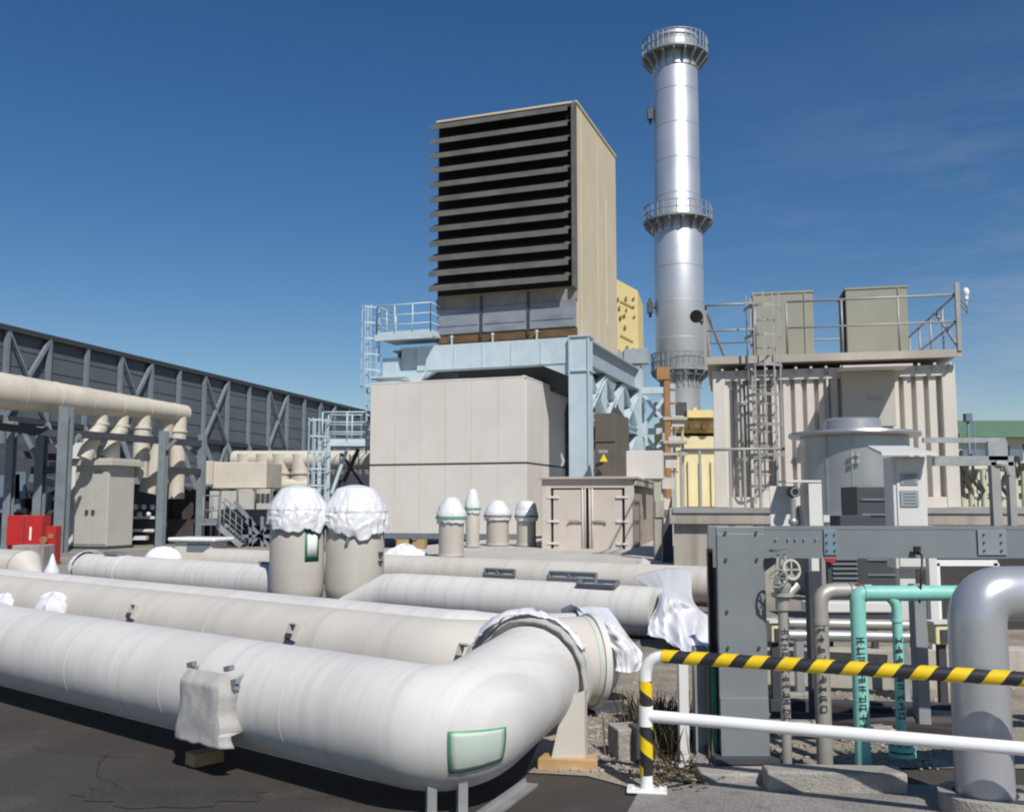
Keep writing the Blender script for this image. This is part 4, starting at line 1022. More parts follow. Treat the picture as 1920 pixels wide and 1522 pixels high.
L0, L1 = -lw + cwid / 2, -cwid / 2
for sgn, x in ((1, L0 + 1.2), (-1, L1)):
    pass
mb.prism([(L1, -.16, zb_c - hB / 2), (L1 - 1.15, -.16, zb_c - hB / 2), (L1, -.16, zb_c - hB / 2 - .5)], (0, .3, 0))
mb.prism([(L0, -.16, zb_c - hB / 2), (L0, -.16, zb_c - hB / 2 - .75), (L0 + 1.5, -.16, zb_c - hB / 2)], (0, .3, 0))
bm_ = mb.build('front_beam', M['bluesteel'], rt)
mb = MB(fr)
for k in range(1, 6): mb = MB(fr); x = lerp(L0, L1, k / 6); mb.box((x, -cwid * .25 - .045, zb_c), (.03, .04, hB - .12)); mb.build('stiffener', M['bluesteel'], bm_)
for x in (-.8 * lw + 1.0, -.45 * lw, -.22 * lw): mb = MB(fr); mb.tube((x, -.15, zb_c + hB / 2), (x, -.15, zb_c + hB / 2 + .28), .035, n=8); mb.ball((x, -.15, zb_c + hB / 2 + .3), .07, 8); mb.build('lifting_eye', M['bluesteel'], bm_)
mb = MB(fr); mb.ibeam((-cwid * .0, cwid / 2, zb_c), (0, ld - cwid / 2, zb_c), cwid * .7, hB, .06); mb.ibeam((-lw, cwid / 2, zb_c), (-lw, ld - cwid / 2, zb_c), cwid * .7, hB, .06); mb.ibeam((-lw, ld, zb_c), (-cwid / 2, ld, zb_c), cwid * .7, hB, .06); mb.build('side_beam', M['bluesteel_dk'], rt)
# right side bracing
zl = U(1140, 790, YC + 3).z - CO.z
zu = zb_c - hB / 2; zm_ = (zl + zu) / 2 + .1
mb = MB(fr)
mb.ibeam((0, cwid / 2, zl), (0, ld, zl), .3, .3, .04)
nb = 3
for k in range(nb):
    ya, yb = lerp(cwid / 2, ld, k / nb), lerp(cwid / 2, ld, (k + 1) / nb)
    mb.ibeam((0, ya, zu), (0, yb, zl), .26, .26, .05); mb.ibeam((0.02, yb, zu), (0.02, ya, zl), .26, .26, .05)
    if k: mb.bar((0, ya, zl), (0, ya, zu), .2)
for k in range(2):
    za, zb2 = lerp(.2, zl, k / 2), lerp(.2, zl, (k + 1) / 2)
    mb.bar((0, ld * .66, za), (0, ld, zb2), .2); mb.bar((0, ld, za), (0, ld * .66, zb2), .2)
mb.build('bracing', M['bluesteel'], rt)
mb = MB(fr)                                           # outer second braced bay behind
x2 = 1.5
mb.bar((x2, ld + .3, 0), (x2, ld + .3, zu + .3), .4); mb.bar((0, ld, zu), (x2, ld + .3, zu), .3); mb.bar((0, ld, zl), (x2, ld + .3, zl), .25)
for k in range(3):
    za, zb2 = lerp(1.0, zu, k / 3), lerp(1.0, zu, (k + 1) / 3); mb.bar((0.2, ld, za), (x2, ld + .3, zb2), .16); mb.bar((x2, ld + .3, za), (.2, ld, zb2), .16); mb.bar((0.2, ld, zb2), (x2, ld + .3, zb2), .16)
mb.build('rear_bracing', M['bluesteel'], rt)
# platform, ladder and railing at the left
zp = U(760, 638, YC + 2.7).z
pl = V((-lw - .1, -.1, zp - CO.z))
mb = MB(fr); mb.box((pl.x + .9, pl.y + .1, pl.z), (2.4, 1.7, .12)); mb.box((pl.x + .9, pl.y - .75, pl.z - .04), (2.44, .06, .24)); pf = mb.build('platform', M['bluesteel'], rt)
def L2W(p): return fr @ V(p)
railing('railing', [L2W((pl.x - .25, pl.y + .9, pl.z + .06)), L2W((pl.x - .25, pl.y - .72, pl.z + .06)), L2W((pl.x + 2.05, pl.y - .72, pl.z + .06)), L2W((pl.x + 2.05, pl.y + .9, pl.z + .06))], 1.15, M['bluesteel'], pf, (.33, .66), .75, .028, .12)
mb = MB(fr); mb.box((-lw + .05, -.5, zB1 - CO.z - 1.55), (.95, .3, .75)); mb.box((-lw + .05, -.5, zB1 - CO.z - 1.2), (1.6, .5, .08)); mb.bar((-lw + .9, -.4, zB1 - CO.z - 1.95), (-lw + 1.6, -.4, zB1 - CO.z - 1.0), .09); mb.build('corner_box', M['bluesteel'], rt)
lf = L2W((-lw - .75, -.35, 3.2)); ladder(rt, lf, zp + 1.3 - lf.z, PU, .5, M['bluesteel'], zp - lf.z - 1.9, -PV)

# intake house with weather hoods
IO = at_px(V((CO.x, CO.y, 0)), PU, 1086); YI = IO.y
zI0 = U(1088, 628, YI).z; zI1 = U(1086, 193, YI).z
IO = V((IO.x, IO.y, zI0)); HH = zI1 - zI0
wI = -meet(IO, PU, 818); dI = meet(IO + Z * HH, PV, 1153)
rt = thing('intake_house', 'tall tan intake house with twelve dark weather louvres on its front', 'intake house', IO)
fr = FR(IO)
zLouv = U(1086, 535, YI).z - zI0                     # bottom of the lowest hood
mb = MB(fr); mb.prism([(-wI, .06, 0), (0, .06, 0), (0, .06, HH), (-wI, .06, HH)], (0, dI, 0)); mb.build('house_wall', M['intake'], rt)
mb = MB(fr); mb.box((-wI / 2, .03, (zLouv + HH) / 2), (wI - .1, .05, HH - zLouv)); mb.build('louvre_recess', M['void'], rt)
nH = 12; PR = .66
stp = (HH - zLouv) / nH
for k in range(nH):
    zt2 = HH - k * stp - .04
    mb = MB(fr)
    t = .02
    # sloping plate and front lip
    lip = .19
    mb.prism([(-wI - .04, 0, zt2), (-wI - .04, -PR, zt2 - .30), (-wI - .04, -PR - .012, zt2 - .30 - lip), (-wI - .04, -PR + .02, zt2 - .30 - lip), (-wI - .04, -PR + .03, zt2 - .33), (-wI - .04, 0, zt2 - .04)], (wI - .12, 0, 0))
    mb.build('weather_hood', M['hood'], rt)
mb = MB(fr); mb.prism([(-.10, -PR * .55, zLouv - .1), (-.10, .06, zLouv - .2), (-.10, .06, HH), (-.10, -PR * .3, HH), (-.10, -PR * .55, HH - .3)], (.10, 0, 0)); mb.build('side_plate', M['hood'], rt)
mb = MB(fr); mb.box((-wI / 2, dI / 2, HH + .04), (wI + .1, dI + .1, .08)); mb.build('roof', M['intake'], rt)
zr2 = U(1086, 562, YI).z - zI0
mb = MB(fr); mb.box((-wI / 2, 0, (zr2 + zLouv - .12) / 2), (wI - .02, .12, zLouv - .12 - zr2)); mb.build('upper_band', M['rustpanel'], rt)
for k in range(3):
    mb = MB(fr); mb.box((-wI + (k + .5) * wI / 3, -.0, (zr2 + .28) / 2 + .02), (wI / 3 - .10, .13, zr2 - .34), bev=.01); mb.box((-wI + (k + .5) * wI / 3, -.075, zr2 * .5), (wI / 3 - .3, .03, .05)); mb.build('lower_panel', M['bluepanel'], rt)
mb = MB(fr); mb.box((-wI / 2, .05, .14), (wI - .04, .12, .3)); mb.build('rust_skirt', M['rust'], rt)
mb = MB(fr)
for k in range(1, 3): mb.box((-wI + k * wI / 3, -.04, zLouv / 2), (.07, .16, zLouv - .2))
mb.build('panel_post', M['stackdark'], rt)
mb = MB(fr); mb.box((-.002, dI * .5, HH * .5), (.04, .05, HH * .96)); mb.box((.01, dI * .72, HH * .42), (.05, .06, HH * .6)); mb.box((.01, dI * .1, HH * .5), (.03, .04, HH * .98)); mb.build('cladding_strip', M['intake'], rt)
# duct dropping from the house: dark belly below
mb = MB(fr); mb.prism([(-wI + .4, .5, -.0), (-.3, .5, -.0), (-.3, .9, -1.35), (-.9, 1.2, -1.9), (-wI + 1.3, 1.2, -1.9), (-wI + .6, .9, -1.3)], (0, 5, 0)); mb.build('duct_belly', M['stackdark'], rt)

# yellow duct behind
YD = 52.0; q = U(1197, 660, YD); a = U(1140, 660, YD); zt2 = U(1195, 545, YD).z; h = zt2 - q.z
rt = thing('filter_duct', 'yellow duct block behind the tan intake house, rows of dark fittings', 'duct', (q.x, q.y, q.z))
fr = FR((q.x, q.y, q.z), R_(-12))
mb = MB(fr); mb.prism([(-3.2, 0, -3), (0, 0, -3), (0, 0, h), (-1.4, 0, h + .85), (-3.2, 0, h + 1.2)], (0, 4, 0)); mb.build('duct_shell', M['yellow'], rt)
mb = MB(fr)
rnd = random.Random(4)
for i in range(6):
    for j in (-.2, -.66, -1.0):
        if rnd.random() < .7: mb.box((j + rnd.uniform(-.08, .08), -.04, h * (i + .4 + rnd.uniform(-.25, .25)) / 6), (rnd.uniform(.06, .13), .12, rnd.uniform(.06, .2)))
for i in (0, 2): mb.bar((-.95, -.06, h * (.2 + .28 * i) + .3), (-.25, -.06, h * (.2 + .28 * i) - .1), .035)
mb.build('duct_fittings', M['fitting'], rt)
mb = MB(fr); mb.box((-1.6, 1.5, -1.5), (3.4, 4, 3.0)); mb.box((-.1, -.2, -.3), (1.3, .8, .8)); mb.build('duct_base', M['bluesteel_dk'], rt)

# chimney stack
YS = 78.0; sc = U(1277, 760, YS); k_ = YS / F_PX
zA1 = U(1270, 76, YS).z; zA2 = U(1271, 135, YS).z; zP2 = U(1275, 418, YS).z; zP3 = U(1277, 690, YS).z
r1, r2, r3 = 43.5 * k_, 46.5 * k_, 36.5 * k_
rt = thing('chimney_stack', 'tall silver steel chimney stack with two ring galleries and a railed crown', 'chimney', (sc.x, sc.y, 0))
ctr = V((sc.x, sc.y, 0))
mb = MB(); mb.lathe([(r3 + .5, 0), (r3, 6), (r3, zP3 - .6), (r2, zP3 + .2), (r2 - .02, zP2), (r1, zP2 + .3), (r1 - .02, zA1), (r1 - .25, zA1), (r1 - .25, zA1 - 4)], ctr, 56)
for z in range(9, int(zA1), 3):
    r_ = r3 if z < zP3 - .7 else (r2 if z < zP2 else r1)
    mb.ring(ctr + Z * z, Z, r_ - .05, r_ + .012, .10, 56)
mb.build('stack_shell', M['stack'], rt)
def gallery(z, r, rp, nb, hr, drop, name):
    mb = MB(); mb.ring(ctr + Z * z, Z, r + .03, rp, .16, 56)
    for k in range(nb):
        a = 2 * math.pi * k / nb; o = V((math.cos(a), math.sin(a), 0))
        mb.prism([ctr + o * (r + .0) + Z * (z - .1), ctr + o * (rp - .05) + Z * (z - .1), ctr + o * (rp - .08) + Z * (z - .3), ctr + o * (r + .0) + Z * (z - drop)], o.cross(Z) * .12)
    p = mb.build(name, M['stackrail'], rt)
    mb = MB()
    for k in range(nb * 2):
        a = math.pi * k / nb; o = V((math.cos(a), math.sin(a), 0)); mb.tube(ctr + o * (rp - .06) + Z * z, ctr + o * (rp - .06) + Z * (z + hr), .04, n=6)
    for f in (.5, 1): mb.ring(ctr + Z * (z + hr * f), Z, rp - .10, rp - .02, .07, 56)
    mb.build('railing', M['stackrail'], p)
    return p
gallery(zP2, r2, 66 * k_, 16, 1.2, 1.05, 'gallery')
gallery(U(1277, 697, YS).z, r3, 56 * k_, 16, 1.4, .95, 'gallery')
gallery(U(1270, 110, YS).z, r1, 64 * k_, 18, 1.4, 1.3, 'crown_gallery')
mb = MB(); mb.ring(ctr + Z * (zA2 + .2), Z, r1 - .02, r1 + .06, .5, 56); mb.build('crown_band', M['stack'], rt); mb = MB(); mb.ring(ctr + Z * (zA1 - .1), Z, r1 - .3, r1 + .10, .24, 56); mb.build('crown_band', M['stack'], rt)
mb = MB(); q = U(1277, 728, YS)
for k in range(24):
    a = 2 * math.pi * k / 24; o = V((math.cos(a), math.sin(a), 0)); mb.bar(ctr + o * (r3 + .06) + Z * (q.z), ctr + o * (r3 + .06) + Z * (zP3 - .6), .12)
mb.build('hanger_rods', M['stackrail'], rt)
for py in (215, 577):
    q = U(1219, py, YS); mb = MB(); mb.box((q.x, q.y, q.z), (.45, .5, .9)); mb.tube(q - Z * .8, q + Z * .8, .12, n=8); mb.bar(q, V((ctr.x - r1 + .1, q.y, q.z)), .12); mb.build('warning_light', M['stackdark'], rt)

# yellow machine house with ribs
YY = 46.0; a = U(1262, 950, YY); b = U(1352, 950, YY); zt2 = U(1300, 772, YY).z; z1 = U(1300, 845, YY).z; zq = U(1300, 826, YY).z
rt = thing('machine_house', 'yellow ribbed machine house below the chimney stack', 'building', (a.x, YY, 0))
wY = b.x - a.x + 2
mb = MB(); mb.box((a.x + wY / 2, YY + 4, z1 / 2), (wY, 8, z1)); mb.box((a.x + wY / 2, YY + 4, (zq + z1) / 2 + .1), (wY + .3, 8.3, zq - z1 + .2)); w_ = mb.build('wall', M['yellow_pale'], rt)
mb = MB()
for k in range(8): mb.box((a.x + .25 + k * .55, YY - .08, (z1 - .5) / 2), (.16, .16, z1 - .5))
mb.build('wall_ribs', M['yellow_pale'], w_)
mb = MB(); mb.box((a.x + wY / 2 + .1, YY + 4, (zq + zt2) / 2 + .2), (wY - .4, 7.4, zt2 - zq - .4)); mb.tube((a.x + .4, YY - .1, zq + .8), (a.x + wY, YY - .1, zq + .8), .18, n=12); mb.box((a.x + 1.6, YY, zt2 - .15), (1.9, 1.2, .35)); mb.tube((a.x + 1.1, YY, zq + .9), (a.x + 1.1, YY, zt2 + .2), .14, n=10); mb.build('upper_block', M['yellow'], rt)
mb = MB(); q = U(1322, 800, YY - .2); mb.tube(q, q + V((0, -.3, 0)), .22, n=14); q2 = U(1295, 800, YY - .2); mb.tube(q2, q2 + V((0, -.3, 0)), .16, n=14); mb.build('gauge_port', M['rust'], rt)
mb = MB()
for px in (1232, 1245, 1258, 1272, 1282): q = U(px, 768, YY); mb.box((q.x, q.y, q.z), (.25, .25, .7))
mb.build('roof_vents', M['stackdark'], rt)
# orange post
YO = 42.0; q = U(1253, 900, YO); z1 = U(1250, 692, YO).z
mb = MB(); q.z = 0; mb.bar(q, q + Z * z1, .26); mb.bar(V((q.x - .45, q.y, z1 - .2)), V((q.x + .12, q.y, z1 - .2)), .35, .55)
for k in range(7): mb.bar(q + V((.15, 0, z1 * .4 + k * .6)), q + V((.42, .1, z1 * .4 + k * .6)), .1)
single(mb, 'jib_post', M['orange'], 'rusty orange post with a short arm left of the chimney base', 'post', q)
# scaffold and grey platform under it
YO = 40.0; rt = thing('access_platform', 'rusty grey access platform between the braced frame and the yellow house', 'platform', U(1255, 940, YO))
mb = MB()
for px in (1246, 1266, 1282): p = U(px, 945, YO); mb.bar(V((p.x, p.y, 0)), V((p.x, p.y, U(px, 783, YO).z)), .1)
mb.build('post', M['cream_trim'], rt)
mb = MB()
for py in (786, 830, 852): a, b = U(1240, py, YO), U(1285, py, YO); mb.bar(a, b, 1.0, .12)
mb.build('deck', M['cream_trim'], rt)
mb = MB(); a, b = U(1246, 945, YO - .2), U(1270, 790, YO - .2)
for i in range(5): mb = MB(); p = lerp(a, b, i / 4); mb.box((p.x, p.y, p.z), (.5, .3, .45)); mb.build('junction_box', M['containerp'], rt)

# dark control box with warning sign, cream box on the container
YK = 31.5; a, b = U(1116, 890, YK), U(1180, 775, YK); rt = thing('control_cubicle', 'brown-grey control cubicle with a yellow warning sign right of the blue column', 'cubicle', ((a.x + b.x) / 2, YK, ZS))
fr = FR((a.x, YK, ZS)); h = b.z - ZS; w = (b.x - a.x) * .6
mb = MB(fr); mb.box((w / 2, 1.0, h / 2), (w, 2, h), bev=.02); mb.box((w / 2, -.02, h - .9), (w + .02, .05, .06)); bd = mb.build('cubicle_body', M['brownbox'], rt)
mb = MB(); q = U(1132, 858, YK - .45); mb.prism([q + V((-.13, 0, -.12)), q + V((.13, 0, -.12)), q + V((0, 0, .13))], V((0, .02, 0))); mb.build('warning_sign', M['warn'], bd)
mb = MB(); q = U(1131, 846, YK - .4); mb.box(q, (.3, .03, .1)); mb.build('name_plate', M['stackrail'], bd)

# container with double doors
YG = 27.0; GO = U(1190, 1060, YG); GO.z = 0; ya = R_(-13)
gu = V((math.cos(ya), math.sin(ya), 0)); gv = V((-math.sin(ya), math.cos(ya), 0))
wG = -meet(GO, gu, 1016); hG = U(1190, 898, YG).z; dG = 8.5
rt = thing('storage_container', 'pinkish beige container with closed double doors and lock rods', 'container', GO)
fr = FR(GO, ya)
mb = MB(fr)
for x in (-wG + .13, -.13): mb.box((x, .09, hG / 2), (.26, .18, hG), bev=.01)
mb.box((-wG / 2, .09, hG - .12), (wG - .524, .18, .24)); mb.box((-wG / 2, .09, .1), (wG - .524, .18, .2)); mb.build('door_frame', M['containerp'], rt)
mb = MB(fr); mb.box((-wG / 2, .12, hG / 2), (wG - .53, .08, hG - .47)); mb.build('door_seal', M['seal'], rt)
for k in (-1, 1):
    dw = (wG - .62) / 2 - .05
    mb = MB(fr); mb.box((-wG / 2 + k * (dw / 2 + .045), .055, hG / 2), (dw - .04, .06, hG - .58), bev=.006); dr = mb.build('door', M['containerp'], rt)
    mb = MB(fr); x = -wG / 2 + k * .14; mb.tube((x, .0, .2), (x, .0, hG - .25), .022, n=8); x2 = -wG / 2 + k * .06; mb.tube((x2, .0, .2), (x2, .0, hG - .25), .018, n=8); mb.build('lock_rod', M['cream'], dr)
    mb = MB(fr); mb.sweep([(x, -.03, 1.12), (x + k * .2, -.05, 1.16), (x + k * .36, -.04, 1.13), (x + k * .40, -.03, 1.08)], .028, 8); mb.build('handle', M['cream_trim'], dr)
    mb = MB(fr)
    for z in (.5, 1.12, hG - .5): mb = MB(fr); mb.box((-wG / 2 + k * (dw + .03), -.0, z), (.34, .05, .06)); mb.build('hinge', M['cabinet_white'], dr)
mb = MB(fr)
nx = 22; pit = (dG - .4) / nx
pr = []
for k in range(nx):
    y = .2 + k * pit; pr += [(-.04, y), (-.04, y + pit * .35), (-.09, y + pit * .5), (-.09, y + pit * .85)]
pr += [(-.04, dG - .2)]
for (xa_, ya_), (xb_, yb_) in zip(pr, pr[1:]): mb.sheet([(xa_, ya_, .15), (xb_, yb_, .15), (xb_, yb_, hG - .1), (xa_, ya_, hG - .1)])
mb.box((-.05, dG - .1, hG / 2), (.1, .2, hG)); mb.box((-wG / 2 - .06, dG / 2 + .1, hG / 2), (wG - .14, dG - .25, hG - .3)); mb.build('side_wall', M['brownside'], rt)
mb = MB(fr); mb.box((-wG / 2, dG / 2 - .05, hG + .04), (wG + .16, dG + .2, .07), bev=.01); mb.box((.04, dG / 2, hG - .10), (.06, dG, .14)); mb.build('roof', M['cream_trim'], rt)
mb = MB(fr); q = fr.inverted() @ U(1210, 872, 29.8); mb.box((q.x, q.y, hG + .5), (1.1, .8, .86), bev=.02)
single(mb, 'roof_box', M['enclosure'], 'plain cream box standing on the container roof', 'box', fr @ V((q.x, q.y, hG + .075)))
# stuff between container and deck wall
q = V((U(1233, 1000, 22).x, 22, 0)); mb = MB(); mb.box((q.x, q.y, 1.05), (.17, .2, 2.1), bev=.01); mb.box((q.x + .04, q.y - .08, 1.5), (.2, .12, .4), bev=.01); single(mb, 'standpipe', M['concrete'], 'concrete post in the gap between container and deck wall', 'post', q)
q = V((U(1251, 1000, 21).x, 21, 0)); mb = MB(); mb.prism([(q.x - .1, q.y, 0), (q.x + .12, q.y, 0), (q.x + .12, q.y, 1.75), (q.x - .02, q.y, 1.2), (q.x - .1, q.y, 1.1)], (0, .15, 0)); single(mb, 'cable_riser', M['stackdark'], 'dark slanted-top cable riser between the concrete post and the deck wall', 'riser', q)

# wrapped canisters on the plinth
def canister(px, py0, py1, w_px, seed, label, pointy, m2='green_tape'):
    q = G(px, py0, ZS); Y = q.y; R = w_px / 2 * Y / F_PX; zt = U(px, py1, Y).z - ZS
    rt = thing('wrapped_canister', label, 'canister', q, 'wrapped canisters on the plinth')
    zb = zt * (.66 if pointy < .8 else .66)
    mb = MB(); mb.lathe([(0, .0), (R * .95, .0), (R, .04), (R, zb), (R * .9, zb + .03), (0, zb + .04)], q, 28); mb.ring(q + Z * .06, Z, R - .02, R + .02, .06, 28); mb.build('canister_body', M['tank'], rt)
    mb = MB()
    def fn(u, v):
        w = 2 * math.pi * v; n1 = ridged(V((math.cos(w) * 2.4 + seed, math.sin(w) * 2.4, u * 3)))
        if u < .5: t = u / .5; rr = R * (1.10 + .05 * math.sin(t * math.pi)); z = lerp(zb - .12 - .05 * n1, zb + (zt - zb) * .3, t)
        else: t = (u - .5) / .5; rr = R * (lerp(1.06, .42 if pointy > .5 else .66, t ** (1.25 if pointy > .5 else 2.4)) if t < .88 else lerp(.42 if pointy > .5 else .66, .02, (t - .88) / .12) * (1 if t < 1 else .02)) + .002; z = lerp(zb + (zt - zb) * .3, zt, t)
        rr *= 1 + .07 * n1 * (1 - .5 * u)
        return q + V((rr * math.cos(w), rr * math.sin(w), z))
    mb.grid(fn, 24, 48, wrap=True); sh = mb.build('top_sheet', M['tarp'], rt, thick=.005)
    mb = MB(); mb.ring(q + Z * (zb - .02), Z, R * 1.1, R * 1.26, .06, 32); mb.build('tie_tape', M[m2], rt)
    return rt
canister(846, 1044, 930, 47, 1.0, 'nearest wrapped canister, grey-bodied with green tape round its neck', .65)
canister(886, 1026, 915, 25, 2.0, 'slim wrapped canister with pointed white top', .95)
canister(933, 1023, 936, 42, 3.0, 'squat wrapped canister with grey tie band, third from the left', .7, 'stackrail')
canister(987, 1024, 937, 36, 4.0, 'rounded wrapped canister nearest the container, green tie band', .3)
for px, lb in ((754, 'left of two small cardboard boxes at the foot of the enclosure'), (787, 'right of two small cardboard boxes at the foot of the enclosure')):
    q = G(px, 1028, ZS); w = 23 * q.y / F_PX; mb = MB(); mb.box((q.x, q.y, ZS + w * .37), (w, w, w * .72), .2 if px < 760 else -.15, bev=.008); o = w * .2
    mb.box((q.x - w * .42, q.y - w * .2, ZS + w * .74), (w * .4, w * .8, .012), .2); single(mb, 'cardboard_box', M['cardboard'], lb, 'box', q, 'cardboard boxes')
q = G(760, 1040, ZS); mb = MB()
def heap(u, v):
    w = 2 * math.pi * v; r_ = u
    return q + V((.62 * r_ * math.cos(w), .3 * r_ * math.sin(w), max(0, .17 * (1 - u ** 1.5) * (1 + .8 * ridged(V((math.cos(w) * 2, math.sin(w) * 2, u * 3)))))))
mb.grid(heap, 12, 36, wrap=True); single(mb, 'protective_sheet', M['tarp'], 'small white sheet lying in a heap before the cardboard boxes', 'plastic sheet', q, 'white sheets over pipe ends')

# ------------------------------------------------------------------ right hand deck, machine container, silver vessel
YDK = 18.0; zD = U(1300, 952, YDK).z
xl_ = U(1263, 990, YDK).x
rt = thing('concrete_deck', 'streaked concrete deck wall carrying the cream machine container', 'deck', (xl_, YDK, 0))
yaM = R_(-12.5); dkf = FR((xl_, YDK, 0), yaM); DX = V((math.cos(yaM), math.sin(yaM), 0)); DO = V((xl_, YDK, zD))
mb = MB(dkf); mb.box((5.0, 5.0, (zD - .3) / 2), (10, 10, zD - .3)); mb.build('retaining_wall', M['concrete'], rt)
mb = MB(dkf); mb.box((5.0 - .02, 4.95, zD - .15), (10.1, 10.2, .3), bev=.02); mb.build('deck_slab', M['concrete'], rt)
mb = MB(dkf); mb.box((5.0, -.17, zD - .04), (10.0, .03, .10)); mb.build('edge_strip', M['railgrey'], rt)
xr0 = U(1278, 900, YDK).x; xr1 = U(1475, 900, YDK).x
DO2 = DO + V((0, .05, 0)); p0, p1 = at_px(DO2, DX, 1278), at_px(DO2, DX, 1475)
dr_ = thing('deck_railing', 'thin grey railing along the deck in front of the container ladder', 'railing', p0)
mb = MB()
for px in (1278, 1314, 1371, 1398, 1427, 1455): p = at_px(DO2, DX, px); mb = MB(); mb.bar(p - Z * .15, p + Z * 1.08, .045); mb.build('post', M['railgrey'], dr_)
mb = MB(); mb.tube(p0 + Z * 1.08, p1 + Z * 1.08, .028, n=8); mb.build('handrail', M['railgrey'], dr_)
# machine container
YM = 20.6; a = U(1342, 945, YM); b = U(1800, 945, YM)
zt2 = U(1345, 697, YM).z; yaM = R_(-12.5)
rt = thing('machine_container', 'big cream ribbed machine container with railed roof', 'container', (a.x, YM, zD))
fr = FR((a.x, YM, zD), yaM); MO = V((a.x, YM, zD)); MX = V((math.cos(yaM), math.sin(yaM), 0)); wM = meet(MO, MX, 1800); hM = zt2 - zD
mb = MB(fr)
pr = []; nx = 18; pit = (wM - .5) / nx
for k in range(nx):
    x = .25 + k * pit; pr += [(x, .0), (x + pit * .58, .0), (x + pit * .68, .13), (x + pit * .90, .13)]
pr += [(wM - .25, 0)]
for (xa_, ya_), (xb_, yb_) in zip(pr, pr[1:]): mb.sheet([(xa_, ya_, .22), (xb_, yb_, .22), (xb_, yb_, hM - .22), (xa_, ya_, hM - .22)])
mb.box((wM / 2, 2.6, hM / 2), (wM - .1, 4.8, hM - .05)); mb.build('ribbed_wall', M['cream'], rt)
mb = MB(fr)
for x in (.12, wM - .12): mb.box((x, .0, hM / 2), (.26, .16, hM), bev=.015)
mb.box((wM / 2, .0, .11), (wM - .504, .14, .22)); mb.box((wM / 2, .0, hM - .11), (wM - .504, .14, .22)); mb.build('corner_frame', M['cream'], rt)
zr = U(1345, 672, YM).z - zD
mb = MB(fr); mb.box((wM / 2 - .05, 2.4, (hM + zr) / 2 + .01 + (zr - hM) * .2), (wM + .12, 5.1, (zr - hM) * .6), bev=.015); mb.box((wM / 2 - .05, -.28, zr - .09), (wM + .30, .06, .16)); rf = mb.build('roof_deck', M['cream_trim'], rt)
mb = MB(fr)
for k in range(16): mb = MB(fr); mb.bar((.2 + k * wM / 16, -.085, hM - .10), (.2 + k * wM / 16, -.25, hM + .0), .05); mb.build('deck_bracket', M['railgrey'], rf)
def LM(x, y, z): return fr @ V((x, y, z))
zr_w = zr
hr = 1.12
xL, xR = -.12, wM + .05
railing('roof_railing', [LM(xL, 4.8, zr), LM(xL, -.25, zr), LM(.9, -.25, zr)], hr, M['railgrey'], rf, (.5,), 1.05, .024)
railing('roof_railing', [LM(1.55, -.25, zr), LM(xR, -.25, zr), LM(xR, 4.8, zr)], hr, M['railgrey'], rf, (.5,), 1.15, .024)
railing('roof_railing', [LM(xL, 4.8, zr), LM(xR, 4.8, zr)], hr, M['railgrey'], rf, (.5,), 1.3, .02)
mb = MB(fr); mb.bar((xR, -.25, zr + .05), (xR - .05, 1.4, zr + 1.05), .05); mb.build('rail_brace', M['railgrey'], rf); mb = MB(fr); mb.bar((xL, -.25, zr + 1.0), (xL + .4, 1.0, zr + .1), .045); mb.build('rail_brace', M['railgrey'], rf); mb = MB(fr); mb.bar((xR + .02, -.3, zr - .05), (xR + .02, -.3, zr + 1.35), .08); mb.bar((xL - .02, -.3, zr - .3), (xL - .02, -.3, zr + 1.0), .07); mb.build('rail_brace', M['railgrey'], rf)
xlad = V((meet(MO, MX, 1438), 0, 0))
ladder(rt, LM(xlad.x, -.18, .08), zr + 1.25 - .08, V((math.cos(yaM), math.sin(yaM), 0)), .46, M['railgrey'], 1.0, V((math.sin(yaM) * 1, -math.cos(yaM), 0)))
mb = MB(fr)
for px, z0, z1 in ((1378, .9, hM - .4), (1396, .25, hM - .2), (1404, .6, hM)):
    x = meet(MO, MX, px); mb = MB(fr); mb.tube((x, -.05, z0), (x, -.05, z1), .022, n=8); mb.build('conduit', M['railgrey'], rt)
x0, x1 = meet(MO, MX, 1378), meet(MO, MX, 1404)
mb = MB(fr)
for z in (1.0, 2.2): mb.tube((x0, -.05, z), (x1 + .1, -.05, z + .06), .018, n=8); mb.box((x1 - .05, -.06, z), (.12, .06, .05))
mb.build('conduit_clip', M['railgrey'], rt); mb = MB(fr)
x2 = meet(MO, MX, 1558); mb.tube((x2, -.06, hM - 1.4), (x2, -.06, hM - .05), .03, n=8)
mb.build('conduit', M['railgrey'], rt)
# sloping hood on the wall
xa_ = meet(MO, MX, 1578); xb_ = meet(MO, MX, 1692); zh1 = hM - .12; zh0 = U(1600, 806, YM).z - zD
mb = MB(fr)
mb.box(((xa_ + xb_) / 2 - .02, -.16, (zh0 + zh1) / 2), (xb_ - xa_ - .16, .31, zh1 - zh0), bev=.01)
hd = mb.build('air_hood', M['cabinet'], rt)  # darker grey than the cream wall: shade under the lid put into the colour
mb = MB(fr); mb.prism([(xa_ - .04, -.0, zh1 + .02), (xa_ - .04, -1.42, zh1 - .06), (xa_ - .04, -1.42, zh1 - .02), (xa_ - .04, -.0, zh1 + .07)], (xb_ - xa_ + .1, 0, 0)); mb.build('hood_lid', M['cream'], hd)
mb = MB(fr); q = fr.inverted() @ U(1640, 752, YM - .85); mb.box(((xa_ + xb_) / 2 + .1, -.32, lerp(zh0, zh1, .5)), (.3, .02, .06)); mb.build('name_plate', M['railgrey'], hd)
